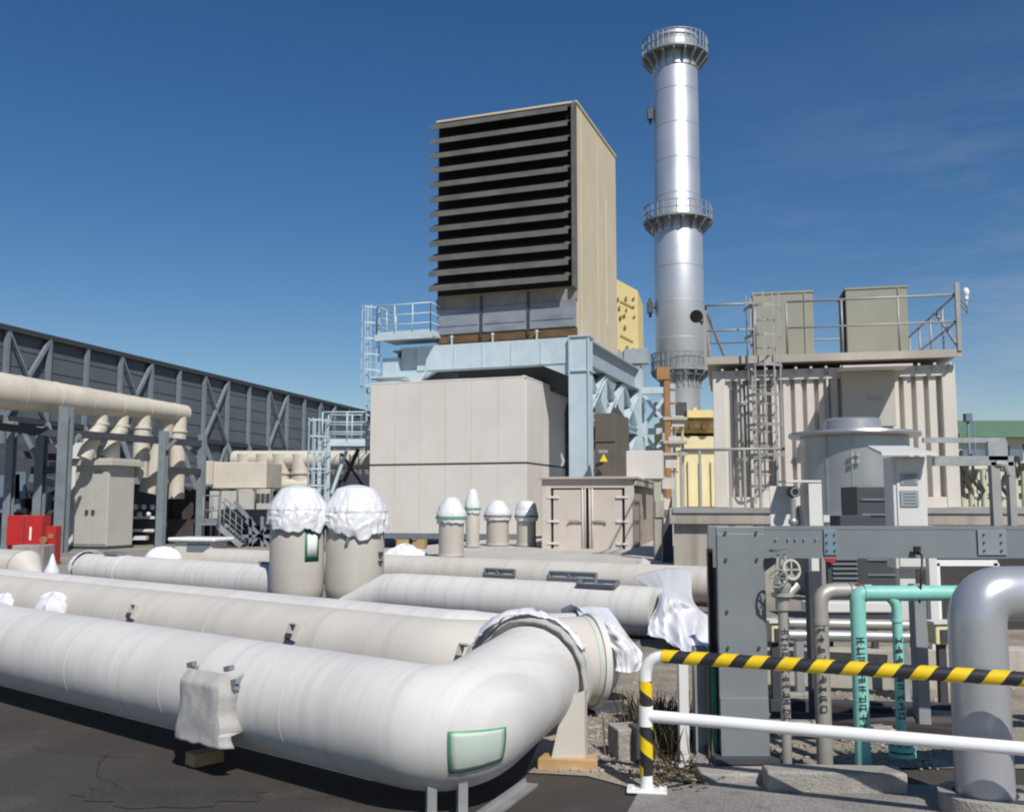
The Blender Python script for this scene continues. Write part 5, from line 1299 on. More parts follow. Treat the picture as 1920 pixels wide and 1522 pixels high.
# cooling units on the roof
for px0, px1, py0, lb in ((1416, 1528, 550, 'left greenish grey cooling unit on the container roof, slightly lower'), (1590, 1706, 541, 'right greenish grey cooling unit on the container roof, slightly taller')):
    Yq = YM + 1.6; a, b = U(px0, 655, Yq), U(px1, py0, Yq); z0 = zD + zr
    rt2 = thing('cooling_unit', lb, 'cooling unit', ((a.x + b.x) / 2, Yq, z0), 'cooling units on the roof')
    xq0 = meet(MO + V((0, 1.6, zr)), MX, px0); xq1 = meet(MO + V((0, 1.6, zr)), MX, px1); w = xq1 - xq0; oq = MO + V((0, 1.6, zr)) + MX * xq0; h = U(px0, py0, oq.y).z - z0; f2 = FR((oq.x, oq.y, z0), yaM)
    mb = MB(f2); mb.box((w / 2, .7, h / 2 + .03), (w, 1.4, h - .06), bev=.015); bd = mb.build('unit_casing', M['acgrey'], rt2)
    mb = MB(f2); mb.box((.0, .55, h / 2), (.07, .8, h * .96)); mb.build('side_grille', M['acdark'], bd)
    mb = MB(f2); mb.box((w * .86, -.01, h / 2), (.03, .03, h * .96)); mb.box((w / 2, -.012, h * .08), (w * .98, .03, .05)); mb.box((w / 2, .7, h - .012), (w + .04, 1.44, .045)); mb.build('casing_seam', M['acgrey'], bd)
    mb = MB(f2); mb.box((w / 2, .7, .02), (w * .9, 1.2, .04)); mb.build('base_rail', M['acdark'], rt2)
# floodlight at the left corner, sensor at the right
q = LM(xL - .02, -.30, zr + .9); c = U(1306, 592, YM - .3); rt2 = thing('floodlight', 'round black floodlight on an arm at the left roof corner', 'floodlight', q)
mb = MB(); mb.tube(c + V((.05, .14, .0)), c + V((-.02, -.08, -.03)), .07, .14, n=20); lh = mb.build('lamp_head', M['black'], rt2)
mb = MB(); mb.tube(c + V((-.0225, -.081, -.031)), c + V((-.0235, -.086, -.032)), .125, n=20); mb.build('lens', M['lensglass'], lh)
mb = MB(); mb.sweep([c + V((.05, .12, -.02)), c + V((.12, .06, -.16)), q + V((0, 0, -.05)), q - Z * .1], .022, 8); mb.ball(c + V((.2, .1, -.02)), .05, 10); mb.build('arm', M['black'], rt2)
q = LM(xR + .02, -.3, zr + 1.2); c = U(1811, 548, YM - .4); rt2 = thing('weather_sensor', 'small white sensor on a bracket at the right roof corner', 'sensor', q)
mb = MB(); mb.ball(c, .07, 12, (1, 1, 1.5)); mb.tube(c - Z * .16, c - Z * .05, .045, n=12); mb.build('sensor_head', M['white'], rt2)
mb = MB(); mb.tube(c - Z * .45, c - Z * .12, .022, n=8); mb.bar(c - Z * .3, V((q.x, q.y, c.z - .3)), .03); mb.bar(c - Z * .4, V((q.x, q.y, c.z - .4)), .03); mb.build('bracket', M['railgrey'], rt2)
# silver vessel
YV = 17.0; c = U(1606, 965, YV); R = 97 * YV / F_PX; zt3 = U(1606, 815, YV).z; z0 = .0
rt2 = thing('silver_vessel', 'round silver clad vessel with a wide flange top in front of the machine container', 'vessel', (c.x, YV, 0))
zb0 = U(1606, 968, YV).z
mb = MB(); mb.lathe([(0, 0), (R * .9, 0), (R * .9, zb0 - .01), (R, zb0), (R, zt3), (R * .5, zt3 + .02)], (c.x, YV, 0), 56); mb.build('vessel_shell', M['silver'], rt2)
Rf = 117 * YV / F_PX
mb = MB(); mb.lathe([(R - .01, zt3 - .05), (Rf, zt3 - .05), (Rf + .015, zt3 - .01), (Rf, zt3 + .03), (R * .6, zt3 + .06), (0, zt3 + .06)], (c.x, YV, 0), 64); mb.build('top_flange', M['silver'], rt2)
mb = MB(); mb.lathe([(.50, zt3 + .055), (.48, zt3 + .26), (.44, zt3 + .29), (0, zt3 + .30)], (c.x + .02, YV + .1, 0), 44); mb.build('neck', M['silver'], rt2)
mb = MB()
for px in (1562, 1601): q = U(px, 880, YV - R); a_ = math.asin(max(-1, min(1, (q.x - c.x) / R))); mb.bar(V((c.x + (R + .006) * math.sin(a_), YV - (R + .006) * math.cos(a_), zb0 + .05)), V((c.x + (R + .006) * math.sin(a_), YV - (R + .006) * math.cos(a_), zt3 - .06)), .02, .012, V((math.sin(a_), -math.cos(a_), 0)))
mb.ring(V((c.x, YV, zb0 + .04)), Z, R - .01, R + .012, .05, 56); mb.build('cladding_seam', M['galv'], rt2)
mb = MB(); q = U(1603, 858, YV - R)
for i in (0, 1):
    for j in (0, 1): mb.box((q.x + (i - .5) * .09, YV - R - .01, q.z + (j - .5) * .12), (.06, .03, .07))
mb.build('latch', M['railgrey'], rt2)
# white plinth strip below the vessel
a, b = U(1540, 966, 15.6), U(1600, 978, 15.6); mb = MB(); mb.box(((a.x + b.x) / 2, 15.6, a.z - .05), (b.x - a.x, .2, .11)); mb.box(((a.x + b.x) / 2, 15.62, (a.z - .11) / 2), (.3, .15, a.z - .111)); single(mb, 'white_bench', M['cabinet_white'], 'narrow white ledge in front of the silver vessel', 'ledge', ((a.x + b.x) / 2, 15.6, 0))
# railed landing at the right
YL = 13.0; rt2 = thing('landing_railing', 'grey tube railing of the landing right of the instrument cabinet', 'railing', (U(1863, 980, YL).x, YL, 0))
mb = MB()
def lp(px, py, y=YL): return U(px, py, y)
for px, py in ((1863, 866), (1893, 866)): p = lp(px, py); mb = MB(); mb.bar(V((p.x, p.y, 0)), p, .12 if px == 1863 else .09, .1); mb.build('post', M['railgrey'], rt2)
mb = MB(); mb.bar(lp(1750, 864), lp(1897, 864), .10, .13); mb.build('lower_rail', M['galv'], rt2)
mb = MB(); mb.bar(lp(1730, 825), lp(1884, 825), .05, .07); mb.box((lp(1868, 845).x, YL, lp(1868, 845).z), (.26, .1, .26)); mb.bar(lp(1880, 825), lp(1880, 866), .06); mb.build('upper_rail', M['galv'], rt2)
mb = MB(); mb.sweep([lp(1866, 868, YL - .05), lp(1884, 872, YL - .05), lp(1891, 890, YL - .05)], .04, 8); mb.build('corner_brace', M['railgrey'], rt2)
# dark steps below the deck at the right
a = U(1780, 985, 12.5); b = U(1925, 1058, 12.5); mb = MB()
mb.box(((a.x + b.x) / 2, 13.2, b.z / 2 + .22), (b.x - a.x + 1.0, 1.0, b.z + .42)); mb.box(((a.x + b.x) / 2, 12.6, b.z / 2), (b.x - a.x + 1.0, .2, b.z)); single(mb, 'storage_bin', M['darkbrown'], 'dark brown bin under the deck edge at the right', 'bin', ((a.x + b.x) / 2, 13, 0))
# pipework at the far right
YR = 30.0
for i, (px, w) in enumerate(((1812, 10), (1838, 12), (1905, 16))):
    pass
rt2 = thing('valve_manifold', 'tangle of pale pipes and dark valves behind the landing railing', 'manifold', (U(1840, 945, YR).x, YR, 0))
mb = MB(); rnd = random.Random(9)
for px in (1806, 1822, 1846, 1870, 1905, 1922, 1940):
    p = U(px, 945, YR); zt4 = U(px, rnd.choice((868, 880, 890)), YR).z; mb.tube(V((p.x, p.y, 0)), V((p.x, p.y, zt4)), .09, n=10)
for py in (878, 905, 930): mb.tube(U(1800, py, YR + .2), U(1950, py, YR + .2), .10, n=10)
mb.build('pipes', M['farwall'], rt2)
mb = MB()
for k in range(26):
    mb = MB(); p = U(rnd.uniform(1806, 1950), rnd.uniform(880, 945), YR - .25); a_ = rnd.uniform(-.25, .25); mb.sweep([p, p + V((a_, 0, .3)), p + V((a_ * .4, 0, rnd.uniform(.5, .9)))], rnd.uniform(.03, .07), 8)
    mb.build('valve', M['darkbrown'], rt2)
YQ = 75.0; a = U(1796, 945, YQ); b = U(1990, 945, YQ); ze = U(1860, 818, YQ).z; zr3 = U(1860, 795, YQ).z
rt2 = thing('workshop', 'distant pale workshop with a green roof at the far right', 'building', (a.x, YQ, 0))
mb = MB(); mb.box(((a.x + b.x) / 2 + 6, YQ + 6, ze / 2), (b.x - a.x + 12, 12, ze)); wl = mb.build('wall', M['farwall'], rt2)
mb = MB(); x0, x1 = a.x - .5, b.x + 12.5; mb.prism([(x0, YQ - .8, ze - .1), (x0, YQ - .8, ze + .15), (x0, YQ + 6, zr3 + .8), (x0, YQ + 12.8, ze + .15), (x0, YQ + 12.8, ze - .1)], (x1 - x0, 0, 0)); mb.build('roof', M['roofgreen'], rt2)
for k in range(6):
    z0w, z1w = U(1860, 862, YQ).z, U(1860, 842, YQ).z; mb = MB(); mb.box((a.x + 1.6 + k * 2.6, YQ - .04, (z0w + z1w) / 2), (2.1, .1, z1w - z0w)); mb.build('window', M['farblue'], wl)
mb = MB(); q = U(1815, 795, YQ - 2); mb.tube(V((q.x, q.y, 0)), V((q.x, q.y, q.z + .3)), .12, n=8); mb.box((q.x, q.y, q.z + .5), (.5, .5, .6)); q3 = U(1826, 790, YQ - 2); mb.tube(V((q3.x, q3.y, 0)), q3, .06, n=6); mb.bar(V((q.x, q.y, 2)), V((q3.x, q3.y, 2)), .1)
single(mb, 'lamp_mast', M['farblue'], 'distant dark lamp mast in front of the green-roofed workshop', 'mast', V((q.x, q.y, 0)))

# ------------------------------------------------------------------ left background: wall, rack, header
zW = 11.0
w0 = G(-160, 580, zW); w1 = G(722, 783, zW); w0.z = w1.z = 0
dW = (w1 - w0).normalized(); nW = V((dW.y, -dW.x, 0))
if nW.y > 0: nW = -nW
LW = (w1 - w0).length
rt = thing('barrier_wall', 'long dark grey sheet wall braced with steel rakers, running away at the left', 'wall', w0)
mb = MB(); mb.prism([w0, w1, w1 + Z * zW, w0 + Z * zW], -nW * .25); mb.build('wall_sheet', M['wallsheet'], rt)
mb = MB()
for k in range(1, 12): z = zW * k / 12; mb.bar(w0 + nW * .02 + Z * z, w1 + nW * .02 + Z * z, .03, .05)
mb.build('sheet_joints', M['wallsheet'], rt)
mb = MB(); mb.bar(w0 + Z * (zW + .1) + nW * .1, w1 + Z * (zW + .1) + nW * .1, .5, .3); mb.build('top_rail', M['wallcap'], rt)
zg = 6.2
mb = MB(); mb.bar(w0 + nW * .18 + Z * zg, w1 + nW * .18 + Z * zg, .25, .3); mb.build('girt', M['wallcap'], rt)
t70 = meet(w0, dW, 70); t140 = meet(w0 + Z * 10, dW, 205); spW = (meet(w0 + Z * 10, dW, 500) - t70) / 8
for k in range(-3, 18):
    t = t70 + k * spW
    if t < 0 or t > LW: continue
    p = w0 + dW * t
    mb = MB(); mb.bar(p + nW * .2, p + nW * .2 + Z * zW, .22, .25, nW); ps = mb.build('post', M['wallsteel'], rt)
    mb = MB(); mb.bar(p + nW * .3 + Z * zg, p + nW * 3.0, .2, .2, dW); mb.bar(p + nW * .3 + Z * 3, p + nW * 1.7 + Z * 2.9, .14, .14); mb.build('raker', M['wallsteel'], ps)
    if k % 3 == 0 and t - spW > 0:
        mb = MB(); pp_ = p - dW * spW; pn = p
        mb.bar(pp_ + nW * .25 + Z * zg, pn + nW * .25 + Z * zW, .2, .2, nW); mb.bar(pp_ + nW * .28 + Z * zW, pn + nW * .28 + Z * zg, .12, .12, nW); mb.bar(pp_ + nW * .25, pn + nW * .25 + Z * zg, .16, .16, nW); mb.bar(pp_ + nW * .28 + Z * zg, pn + nW * .28, .16, .16, nW); mb.build('diagonal', M['wallsteel'], ps)
# header pipe and its branches
h0 = U(-40, 731, 30.0); h1 = U(348, 773, 38.5); h0.z = h1.z = (h0.z + h1.z) / 2
h0 = U(-40, 728, 30.0); h1 = U(347, 775, 38.5)
rt = thing('header_pipe', 'thick cream header pipe at the upper left with branches dropping from it', 'pipe', (h1.x, h1.y, 0))
mb = MB(); dh = (h1 - h0).normalized(); mb.sweep([h0 - dh * 4, h0, h1], [.66, .62, .33], 36)
for k in range(7): mb.ring(lerp(h0, h1, k / 6.5), dh, .2, lerp(.62, .33, k / 6.5) + .012, .06, 36)
mb.build('header_shell', M['header'], rt)
for px, pyb, rr_, off in ((190, 860, .27, -.5), (229, 860, .27, -.5), (268, 895, .30, 0), (336, 935, .30, 0)):
    t = meet(h0, dh, px); p = h0 + dh * t; zb = U(px, pyb, p.y).z
    mb = MB()
    if off: mb.sweep([p - Z * .1, p + V((0, -.05, -.9)), p + V((-.12, -.2, -1.2)), p + V((-.35, -.4, zb - p.z))], rr_, 20)
    else: mb.tube(p - Z * .1, V((p.x, p.y, zb)), rr_, n=20)
    mb.ring(p - Z * .75, Z, rr_ - .03, rr_ + .05, .08, 24); mb.build('branch_pipe', M['header'], rt)
t = meet(h0, dh, 300); p = h0 + dh * t; mb = MB(); mb.sweep([p - Z * .3 + V((0, .6, 0)), p + V((-.1, .6, -1.2)), p + V((-.5, .4, -3.2))], .36, 20); mb.build('branch_pipe', M['header'], rt)
# rack
rt = thing('pipe_rack', 'grey steel pipe rack standing under the cream header pipe', 'rack', U(118, 1010, 33).xy.to_3d())
for px, Y, w, pt in ((73, 34, .36, 800), (117, 32, .42, 762), (303, 36, .34, 808), (376, 38, .32, 815), (16, 33, .30, 790)):
    p = U(px, 945, Y); mb = MB(); z1 = U(px, pt, Y).z; mb.ibeam(V((p.x, p.y, 0)), V((p.x, p.y, z1)), w * .8, w, .05, V((0, 1, 0))); mb.build('post', M['rackpost'], rt)
mb = MB()
for a, b in (((-60, 792, 31), (120, 815, 33)), ((125, 812, 33), (380, 832, 38)), ((-40, 845, 34), (118, 858, 35)), ((118, 880, 34), (60, 882, 34)), ((300, 880, 36), (378, 885, 38))): mb.bar(U(*a), U(*b), .2, .25)
mb.build('beam', M['rackdark'], rt)
mb = MB()
for a, b in (((75, 870, 34), (40, 800, 34)), ((118, 850, 32.5), (150, 815, 33)), ((118, 850, 33), (85, 800, 33)), ((303, 850, 36), (330, 825, 36)), ((376, 860, 38), (345, 830, 38))): mb = MB(); mb.bar(U(*a), U(*b), .12); mb.build('knee_brace', M['wallsteel'], rt)
# dark machinery under the rack
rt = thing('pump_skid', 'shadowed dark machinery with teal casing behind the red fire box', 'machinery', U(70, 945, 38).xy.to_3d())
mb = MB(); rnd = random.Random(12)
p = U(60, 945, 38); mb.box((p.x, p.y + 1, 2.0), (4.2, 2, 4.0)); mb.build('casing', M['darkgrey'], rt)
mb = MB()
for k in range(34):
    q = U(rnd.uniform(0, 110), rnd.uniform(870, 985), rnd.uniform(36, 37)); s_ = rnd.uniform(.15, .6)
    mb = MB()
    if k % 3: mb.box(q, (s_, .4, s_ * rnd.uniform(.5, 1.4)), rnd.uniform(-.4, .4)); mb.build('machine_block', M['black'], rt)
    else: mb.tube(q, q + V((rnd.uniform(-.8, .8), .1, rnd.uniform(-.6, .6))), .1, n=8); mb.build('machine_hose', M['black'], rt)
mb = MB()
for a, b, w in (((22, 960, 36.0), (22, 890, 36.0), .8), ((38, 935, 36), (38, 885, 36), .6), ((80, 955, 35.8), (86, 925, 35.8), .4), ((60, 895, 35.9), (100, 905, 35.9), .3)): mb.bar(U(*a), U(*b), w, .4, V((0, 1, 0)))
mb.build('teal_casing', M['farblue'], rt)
# grey field cabinet
YB = 34.5; q = U(199, 1026, YB); q.z = 0; rt = thing('field_cabinet', 'tall grey two-door field cabinet with overhanging roof at the left', 'cabinet', q)
yc = R_(37); hC = U(199, 872, YB).z
fr = FR(q, yc - math.pi / 2); # local -y/-x faces
fr = Matrix.Translation(q) @ Matrix.Rotation(R_(-18), 4, 'Z')
a_ = 58 * YB / F_PX / .75; b_ = 46 * YB / F_PX / .655
mb = MB(fr); mb.box((-a_ / 2, b_ / 2, hC / 2 + .05), (a_, b_, hC - .1), bev=.02); bd = mb.build('cabinet_body', M['cabinet'], rt)
mb = MB(fr)
for k in (0, 1): mb.box((-a_ / 4 - k * a_ / 2, -.012, hC / 2), (a_ / 2 - .04, .03, hC - .35), bev=.008)
dr = mb.build('doors', M['cabinet'], rt)
mb = MB(fr)
for k in (-1, 1): mb.box((-a_ / 2 + k * .14, -.05, hC * .44), (.12, .05, .16)); 
mb.box((-a_ * .3, -.04, hC * .92), (.4, .02, .07)); mb.build('handles', M['stackdark'], dr)
mb = MB(fr); mb.box((-a_ / 2, b_ / 2, hC + .09), (a_ + .5, b_ + .4, .2), bev=.02); mb.box((-a_ / 2, b_ / 2, hC + .22), (a_ + .3, b_ + .2, .08)); mb.build('roof', M['cabinet'], rt)
mb = MB(fr); mb.box((-a_ / 2, b_ / 2, .05), (a_ + .1, b_ + .1, .1)); mb.build('base', M['rackdark'], rt)
q2 = U(155, 850, 37); mb = MB(); mb.box((q2.x, q2.y, q2.z / 2 + .2), (.8, .6, q2.z + .4)); single(mb, 'duct_box', M['cabinet_white'], 'pale box rising behind the left edge of the field cabinet', 'box', (q2.x, q2.y, 0))
# red fire box
Yr = 26.0; a, b = U(10, 1030, Yr), U(80, 966, Yr); rt = thing('fire_hose_box', 'bright red fire hose box on legs at the far left', 'fire box', ((a.x + b.x) / 2, Yr, 0))
zb1 = U(40, 1022, Yr).z
mb = MB(); mb.box(((a.x + b.x) / 2, Yr + .25, (zb1 + b.z) / 2), (b.x - a.x, .5, b.z - zb1), bev=.015); bx = mb.build('box_body', M['red'], rt)
mb = MB(); q = U(57, 1000, Yr - .01); mb.box((q.x, Yr - .008, q.z), (.05, .015, .35)); q = U(46, 968, Yr); mb.box((q.x, Yr + .1, q.z), (.14, .1, .06)); mb.build('white_mark', M['white'], bx)
mb = MB(); q = U(45, 995, Yr); mb.box((q.x, Yr - .006, (zb1 + b.z) / 2), (.02, .012, b.z - zb1 - .06)); mb.build('door_gap', M['darkbrown'], bx)
mb = MB()
for px in (15, 76): p = U(px, 1030, Yr); mb.box((p.x, Yr + .25, zb1 / 2), (.16, .3, zb1))
mb.build('leg', M['red'], rt)
mb = MB(); p0, p1 = U(82, 1055, Yr - .3), U(104, 986, Yr - .3); mb.box(((p0.x + p1.x) / 2, Yr - .1, p1.z / 2), (p1.x - p0.x, .35, p1.z), bev=.015); mb.build('hydrant_box', M['red'], rt)
mb = MB(); p = U(94, 1005, Yr - .32); mb.box((p.x, Yr - .285, p.z), (.12, .02, .12)); mb.box((p.x, Yr - .285, p.z - .35), (.06, .02, .2)); p = U(83, 1012, Yr - .3); mb.tube(p, p + V((0, -.06, 0)), .1, n=12); mb.build('hydrant_marks', M['orange'], rt)
Yr2 = 24.0; a, b = U(20, 1060, Yr2), U(82, 1022, Yr2); mb = MB(); mb.box(((a.x + b.x) / 2, Yr2 + .3, b.z / 2), (b.x - a.x, .6, b.z), bev=.02); mb.box(((a.x + b.x) / 2, Yr2 - .005, b.z / 2), (.02, .01, b.z * .9))
single(mb, 'concrete_block', M['curb'], 'grey concrete block standing before the red fire box', 'block', ((a.x + b.x) / 2, Yr2, 0))
# cream duct box with panels, stair and manifold
Yh = 39.0; a, b = U(398, 915, Yh), U(505, 866, Yh); rt = thing('duct_housing', 'long beige box housing on a grey steel stand behind the stair', 'housing', ((a.x + b.x) / 2, Yh, 0))
mb = MB(); mb.box(((a.x + b.x) / 2, Yh + 1, (a.z + b.z) / 2), (b.x - a.x, 2, b.z - a.z), -.08, bev=.03); mb.box((a.x - .15, Yh + .8, (a.z + b.z) / 2 + .1), (.35, 1.8, (b.z - a.z) * .9)); mb.build('housing_shell', M['header'], rt)
mb = MB(); zc0 = U(440, 975, Yh).z
for px0, px1 in ((392, 412), (414, 445), (446, 478), (480, 508)): p0, p1 = U(px0, 972, Yh - .3), U(px1, 920, Yh - .3); mb.box(((p0.x + p1.x) / 2, Yh - .1, (p0.z + p1.z) / 2), (p1.x - p0.x - .03, .5, p1.z - p0.z))
mb.build('control_panels', M['cabinet'], rt)
mb = MB()
for px, py in ((427, 951), (484, 962), (500, 964), (398, 952)): mb = MB(); p = U(px, py, Yh - .4); mb.tube(p, p + V((0, -.08, 0)), .07, n=10); mb.build('dial', M['stackdark'], rt)
for px in (484, 493, 502): mb = MB(); p = U(px, 932, Yh - .4); mb.box(p, (.14, .06, .3)); mb.build('switch_box', M['stackdark'], rt)
mb = MB()
for px in (376, 405, 440, 470, 505): p = U(px, 972, Yh); mb.box((p.x, Yh + .2, p.z / 2), (.13, .13, p.z))
mb.bar(U(370, 975, Yh), U(515, 980, Yh), .8, .14); mb.build('stand', M['wallsteel'], rt)
Yt = 36.0; rt = thing('access_stair', 'grey steel stair with handrails descending to the right before the beige housing', 'stair', U(460, 1030, Yt).xy.to_3d())
sa, sb = U(408, 985, Yt), U(452, 1036, Yt); sb.z = .05
mb = MB()
for dy in (0, .8):
    mb.bar(sa + V((0, dy, 0)), sb + V((0, dy, 0)), .06, .2)
mb.build('stringer', M['galv'], rt)
mb = MB(); n = 8
for k in range(1, n): p = lerp(sa, sb, k / n); mb.box((p.x, p.y + .4, p.z), (.24, .78, .04))
mb.build('treads', M['wallsteel'], rt)
mb = MB()
for dy in (0, .8):
    o = V((0, dy, 0)); mb.tube(sa + o + Z * 1.0, sb + o + Z * 1.0, .022, n=6); mb.tube(sa + o + Z * .5, sb + o + Z * .5, .018, n=6)
    for k in range(5): p = lerp(sa, sb, k / 4) + o; mb.tube(p, p + Z * 1.0, .02, n=6)
a, b = U(380, 982, Yt), U(412, 982, Yt); mb.bar(a, b, .8, .08); mb.tube(a + Z * 1.05, b + Z * 1.05, .035, n=6); mb.tube(a + Z * .5, b + Z * .5, .03, n=6)
for p in (a, lerp(a, b, .5), b): mb.tube(V((p.x, p.y, 0)), p + Z * 1.05, .04, n=6)
mb.build('handrail', M['wallsteel'], rt)
rt = thing('service_truss', 'bundle of grey struts and dark pipes right of the stair', 'framework', U(490, 1030, 37).xy.to_3d())
mb = MB(); rnd = random.Random(5)
for a, b in (((462, 1030), (512, 975)), ((462, 975), (510, 1030)), ((470, 1034), (470, 970)), ((492, 1034), (492, 968)), ((455, 1005), (515, 1005)), ((512, 1034), (512, 940)), ((440, 940), (478, 985))): mb.bar(U(*a, 36.5), U(*b, 36.5), .12)
mb.build('struts', M['wallsteel'], rt)
mb = MB()
for k in range(12): p = U(rnd.uniform(460, 515), rnd.uniform(985, 1026), 37.2); mb.box(p, (rnd.uniform(.3, .7), .4, rnd.uniform(.2, .5)))
p = U(480, 1028, 38); mb.box((p.x, 38.3, .7), (3.0, .6, 1.4)); mb.build('dark_units', M['black'], rt)
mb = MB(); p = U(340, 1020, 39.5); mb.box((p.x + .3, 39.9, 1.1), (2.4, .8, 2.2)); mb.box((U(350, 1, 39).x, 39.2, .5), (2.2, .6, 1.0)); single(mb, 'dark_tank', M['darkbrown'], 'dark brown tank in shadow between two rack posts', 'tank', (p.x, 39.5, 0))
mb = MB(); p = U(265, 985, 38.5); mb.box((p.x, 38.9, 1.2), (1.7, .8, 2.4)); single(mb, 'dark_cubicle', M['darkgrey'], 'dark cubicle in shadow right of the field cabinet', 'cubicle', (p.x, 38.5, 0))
mb = MB()
for k in range(5): q = U(254 + k * 8, 950 + (k % 2) * 14, 38); mb.ball(q, .11, 10)
q = U(262, 1008, 38); mb.box(q, (.6, .3, .15)); q = U(270, 970, 38.2); mb.bar(V((q.x - .6, q.y, 0)), V((q.x - .6, q.y, q.z)), .08); mb.bar(V((q.x + .6, q.y, 0)), V((q.x + .6, q.y, q.z)), .08); mb.bar(V((q.x - .6, q.y, q.z)), V((q.x + .6, q.y, q.z)), .3, .1); mb.bar(V((q.x - .6, q.y, q.z - .5)), V((q.x + .6, q.y, q.z - .5)), .3, .1)
single(mb, 'insulator_rack', M['cabinet_white'], 'small rack of white insulators right of the field cabinet', 'rack', V((q.x, q.y, 0)))
# cream manifold running to the enclosure
Ym = 44.0; a, b = U(440, 862, Ym), U(700, 862, Ym - 1.5); rt = thing('manifold_pipe', 'cream manifold pipe with upright stubs left of the enclosure', 'pipe', V((a.x, a.y, 0)))
mb = MB(); mb.tube(a, b, .42, n=28); mb.build('manifold_shell', M['header'], rt)
for px, pb in ((462, 868), (497, 868), (528, 915), (565, 880)):
    p = at_px(a, (b - a).normalized(), px); mb = MB(); zb = U(px, 920, p.y).z; mb.tube(V((p.x, p.y - .1, zb)), V((p.x, p.y - .1, p.z + .25)), .40, n=24); mb.ring(V((p.x, p.y - .1, p.z - .6)), Z, .3, .46, .1, 24); mb.build('stub_pipe', M['header'], rt)
p0, p1 = U(520, 910, 43), U(580, 910, 43); mb = MB(); mb.tube(p0, p1, .3, n=20); mb.build('lower_branch', M['header'], rt)
mb = MB()
for px in (450, 545, 640): p = U(px, 900, Ym + .2); mb.box((p.x, p.y, p.z / 2), (.2, .2, p.z))
p0, p1 = U(440, 915, Ym + 1), U(700, 990, Ym + 1); mb.box(((p0.x + p1.x) / 2, Ym + 1.4, 1.5), (p1.x - p0.x, .6, 3.0)); mb.build('support', M['rackdark'], rt)
# small access tower at the left of the enclosure
Yw = 37.5; rt = thing('access_tower', 'pale blue railed walkway and ladder tower at the left side of the enclosure', 'walkway', U(640, 1000, Yw).xy.to_3d())
a, b = U(612, 834, Yw), U(700, 834, Yw); mb = MB(); mb.bar(a, b, 1.3, .16); dk = mb.build('walkway_deck', M['bluesteel'], rt)
railing('railing', [a + V((-.05, -.6, .08)), b + V((0, -.6, .08))], 1.15, M['bluesteel'], dk, (.33, .66), .8, .03, .12)
railing('railing', [a + V((-.05, .6, .08)), b + V((0, .6, .08))], 1.15, M['bluesteel'], dk, (.33, .66), .8, .03, .12)
mb = MB()
for px, dy in ((605, -.5), (605, .6), (622, -.6)): p = U(px, 834, Yw); mb.bar(V((p.x, p.y + dy, 0)), V((p.x, p.y + dy, p.z + .1)), .13)
mb.bar(U(622, 925, Yw), U(650, 845, Yw), .12); mb.build('tower_leg', M['bluesteel'], rt)
mb = MB(); mb.bar(U(635, 925, Yw + .6), U(672, 842, Yw + .6), .14); mb.bar(U(690, 925, Yw + .6), U(640, 850, Yw + .6), .10); mb.build('brace', M['darkbrown'], rt)
lf = U(600, 945, Yw - .7); lf.z = .1; ladder(rt, lf, U(600, 788, Yw).z - .1, V((1, 0, 0)), .5, M['bluesteel'], 2.2, V((-.3, -1, 0)).normalized())

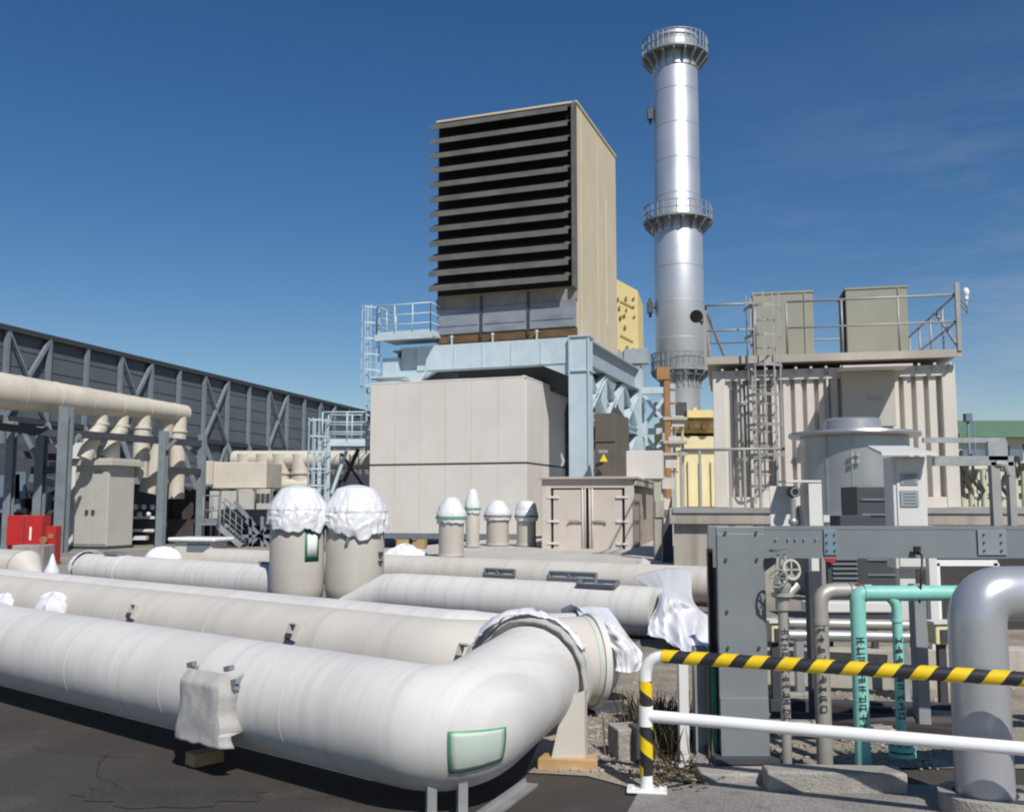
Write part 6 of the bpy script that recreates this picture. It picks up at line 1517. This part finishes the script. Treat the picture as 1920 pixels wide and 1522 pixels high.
# ------------------------------------------------------------------ small things on the ground at the right
def block(px, py, sz, rz, m, name, label, cat, grp=None):
    q = G(px, py); mb = MB(); mb.box((q.x, q.y, sz[2] / 2), sz, rz, bev=.01)
    return single(mb, name, M[m], label, cat, (q.x, q.y, 0), grp)
block(1173, 1420, (.17, .2, .2), .25, 'stone', 'concrete_block', 'rough concrete block at the left foot of the striped barrier', 'block')
q = G(1188, 1428); mb = MB(); mb.box((q.x + .02, q.y, .11), (.05, .16, .22), .2); single(mb, 'steel_angle', M['darkgrey'], 'dark steel angle standing against the rough concrete block', 'angle', (q.x + .02, q.y, 0))
block(1140, 1330, (.35, .3, .03), .3, 'rackdark', 'steel_plate', 'dark flat plate lying under the second pipe end', 'plate')
# dry weeds and fallen leaves
rnd = random.Random(31); mb = MB()
c = G(1255, 1400)
for k in range(1500):
    x = c.x + rnd.gauss(-.02, .11); y = c.y + rnd.gauss(.15, .3); h = rnd.uniform(.03, .36) ** 1.25; a = rnd.uniform(0, 6.28); l = rnd.uniform(0, .22); w = rnd.uniform(.002, .006)
    p = V((x, y, .01)); t = p + V((math.cos(a) * l, math.sin(a) * l, h)); s_ = V((math.sin(a), -math.cos(a), 0)) * w; m_ = lerp(p, t, .6) + Z * .02
    mb.sheet([p - s_, p + s_, m_ + s_, m_ - s_]); mb.sheet([m_ - s_, m_ + s_, t])
struct(mb, 'dry_weeds', M['weed'], 'stuff', flip=False)
mb = MB()
for k in range(700):
    if k < 460: q = G(rnd.gauss(1250, 42), rnd.gauss(1455, 14))
    else: q = G(rnd.uniform(1440, 1790), rnd.uniform(1395, 1440))
    s_ = rnd.uniform(.006, .02); a = rnd.uniform(0, 6.28); e = V((math.cos(a), math.sin(a), rnd.uniform(-.3, .5))) * s_; f = V((-math.sin(a), math.cos(a), rnd.uniform(-.3, .5))) * s_ * .6; p = V((q.x, q.y, .03 + rnd.uniform(0, .02)))
    mb.sheet([p - e, p + f, p + e, p - f])
struct(mb, 'fallen_leaves', M['leaf'], 'stuff', flip=False)
mb = MB()
for k in range(2200):
    q = G(rnd.uniform(1140, 1900), rnd.uniform(1255, 1445)) if k < 1700 else G(rnd.uniform(1040, 1240), rnd.uniform(1340, 1450))
    s_ = rnd.uniform(.005, .018); bmesh.ops.create_icosphere(mb.bm, subdivisions=1, radius=s_, matrix=Matrix.Translation((q.x, q.y, .008 + s_ * .3)) @ Matrix.Diagonal((rnd.uniform(.8, 1.6), rnd.uniform(.8, 1.4), rnd.uniform(.4, .9), 1)))
struct(mb, 'gravel', M['stone'], 'stuff')
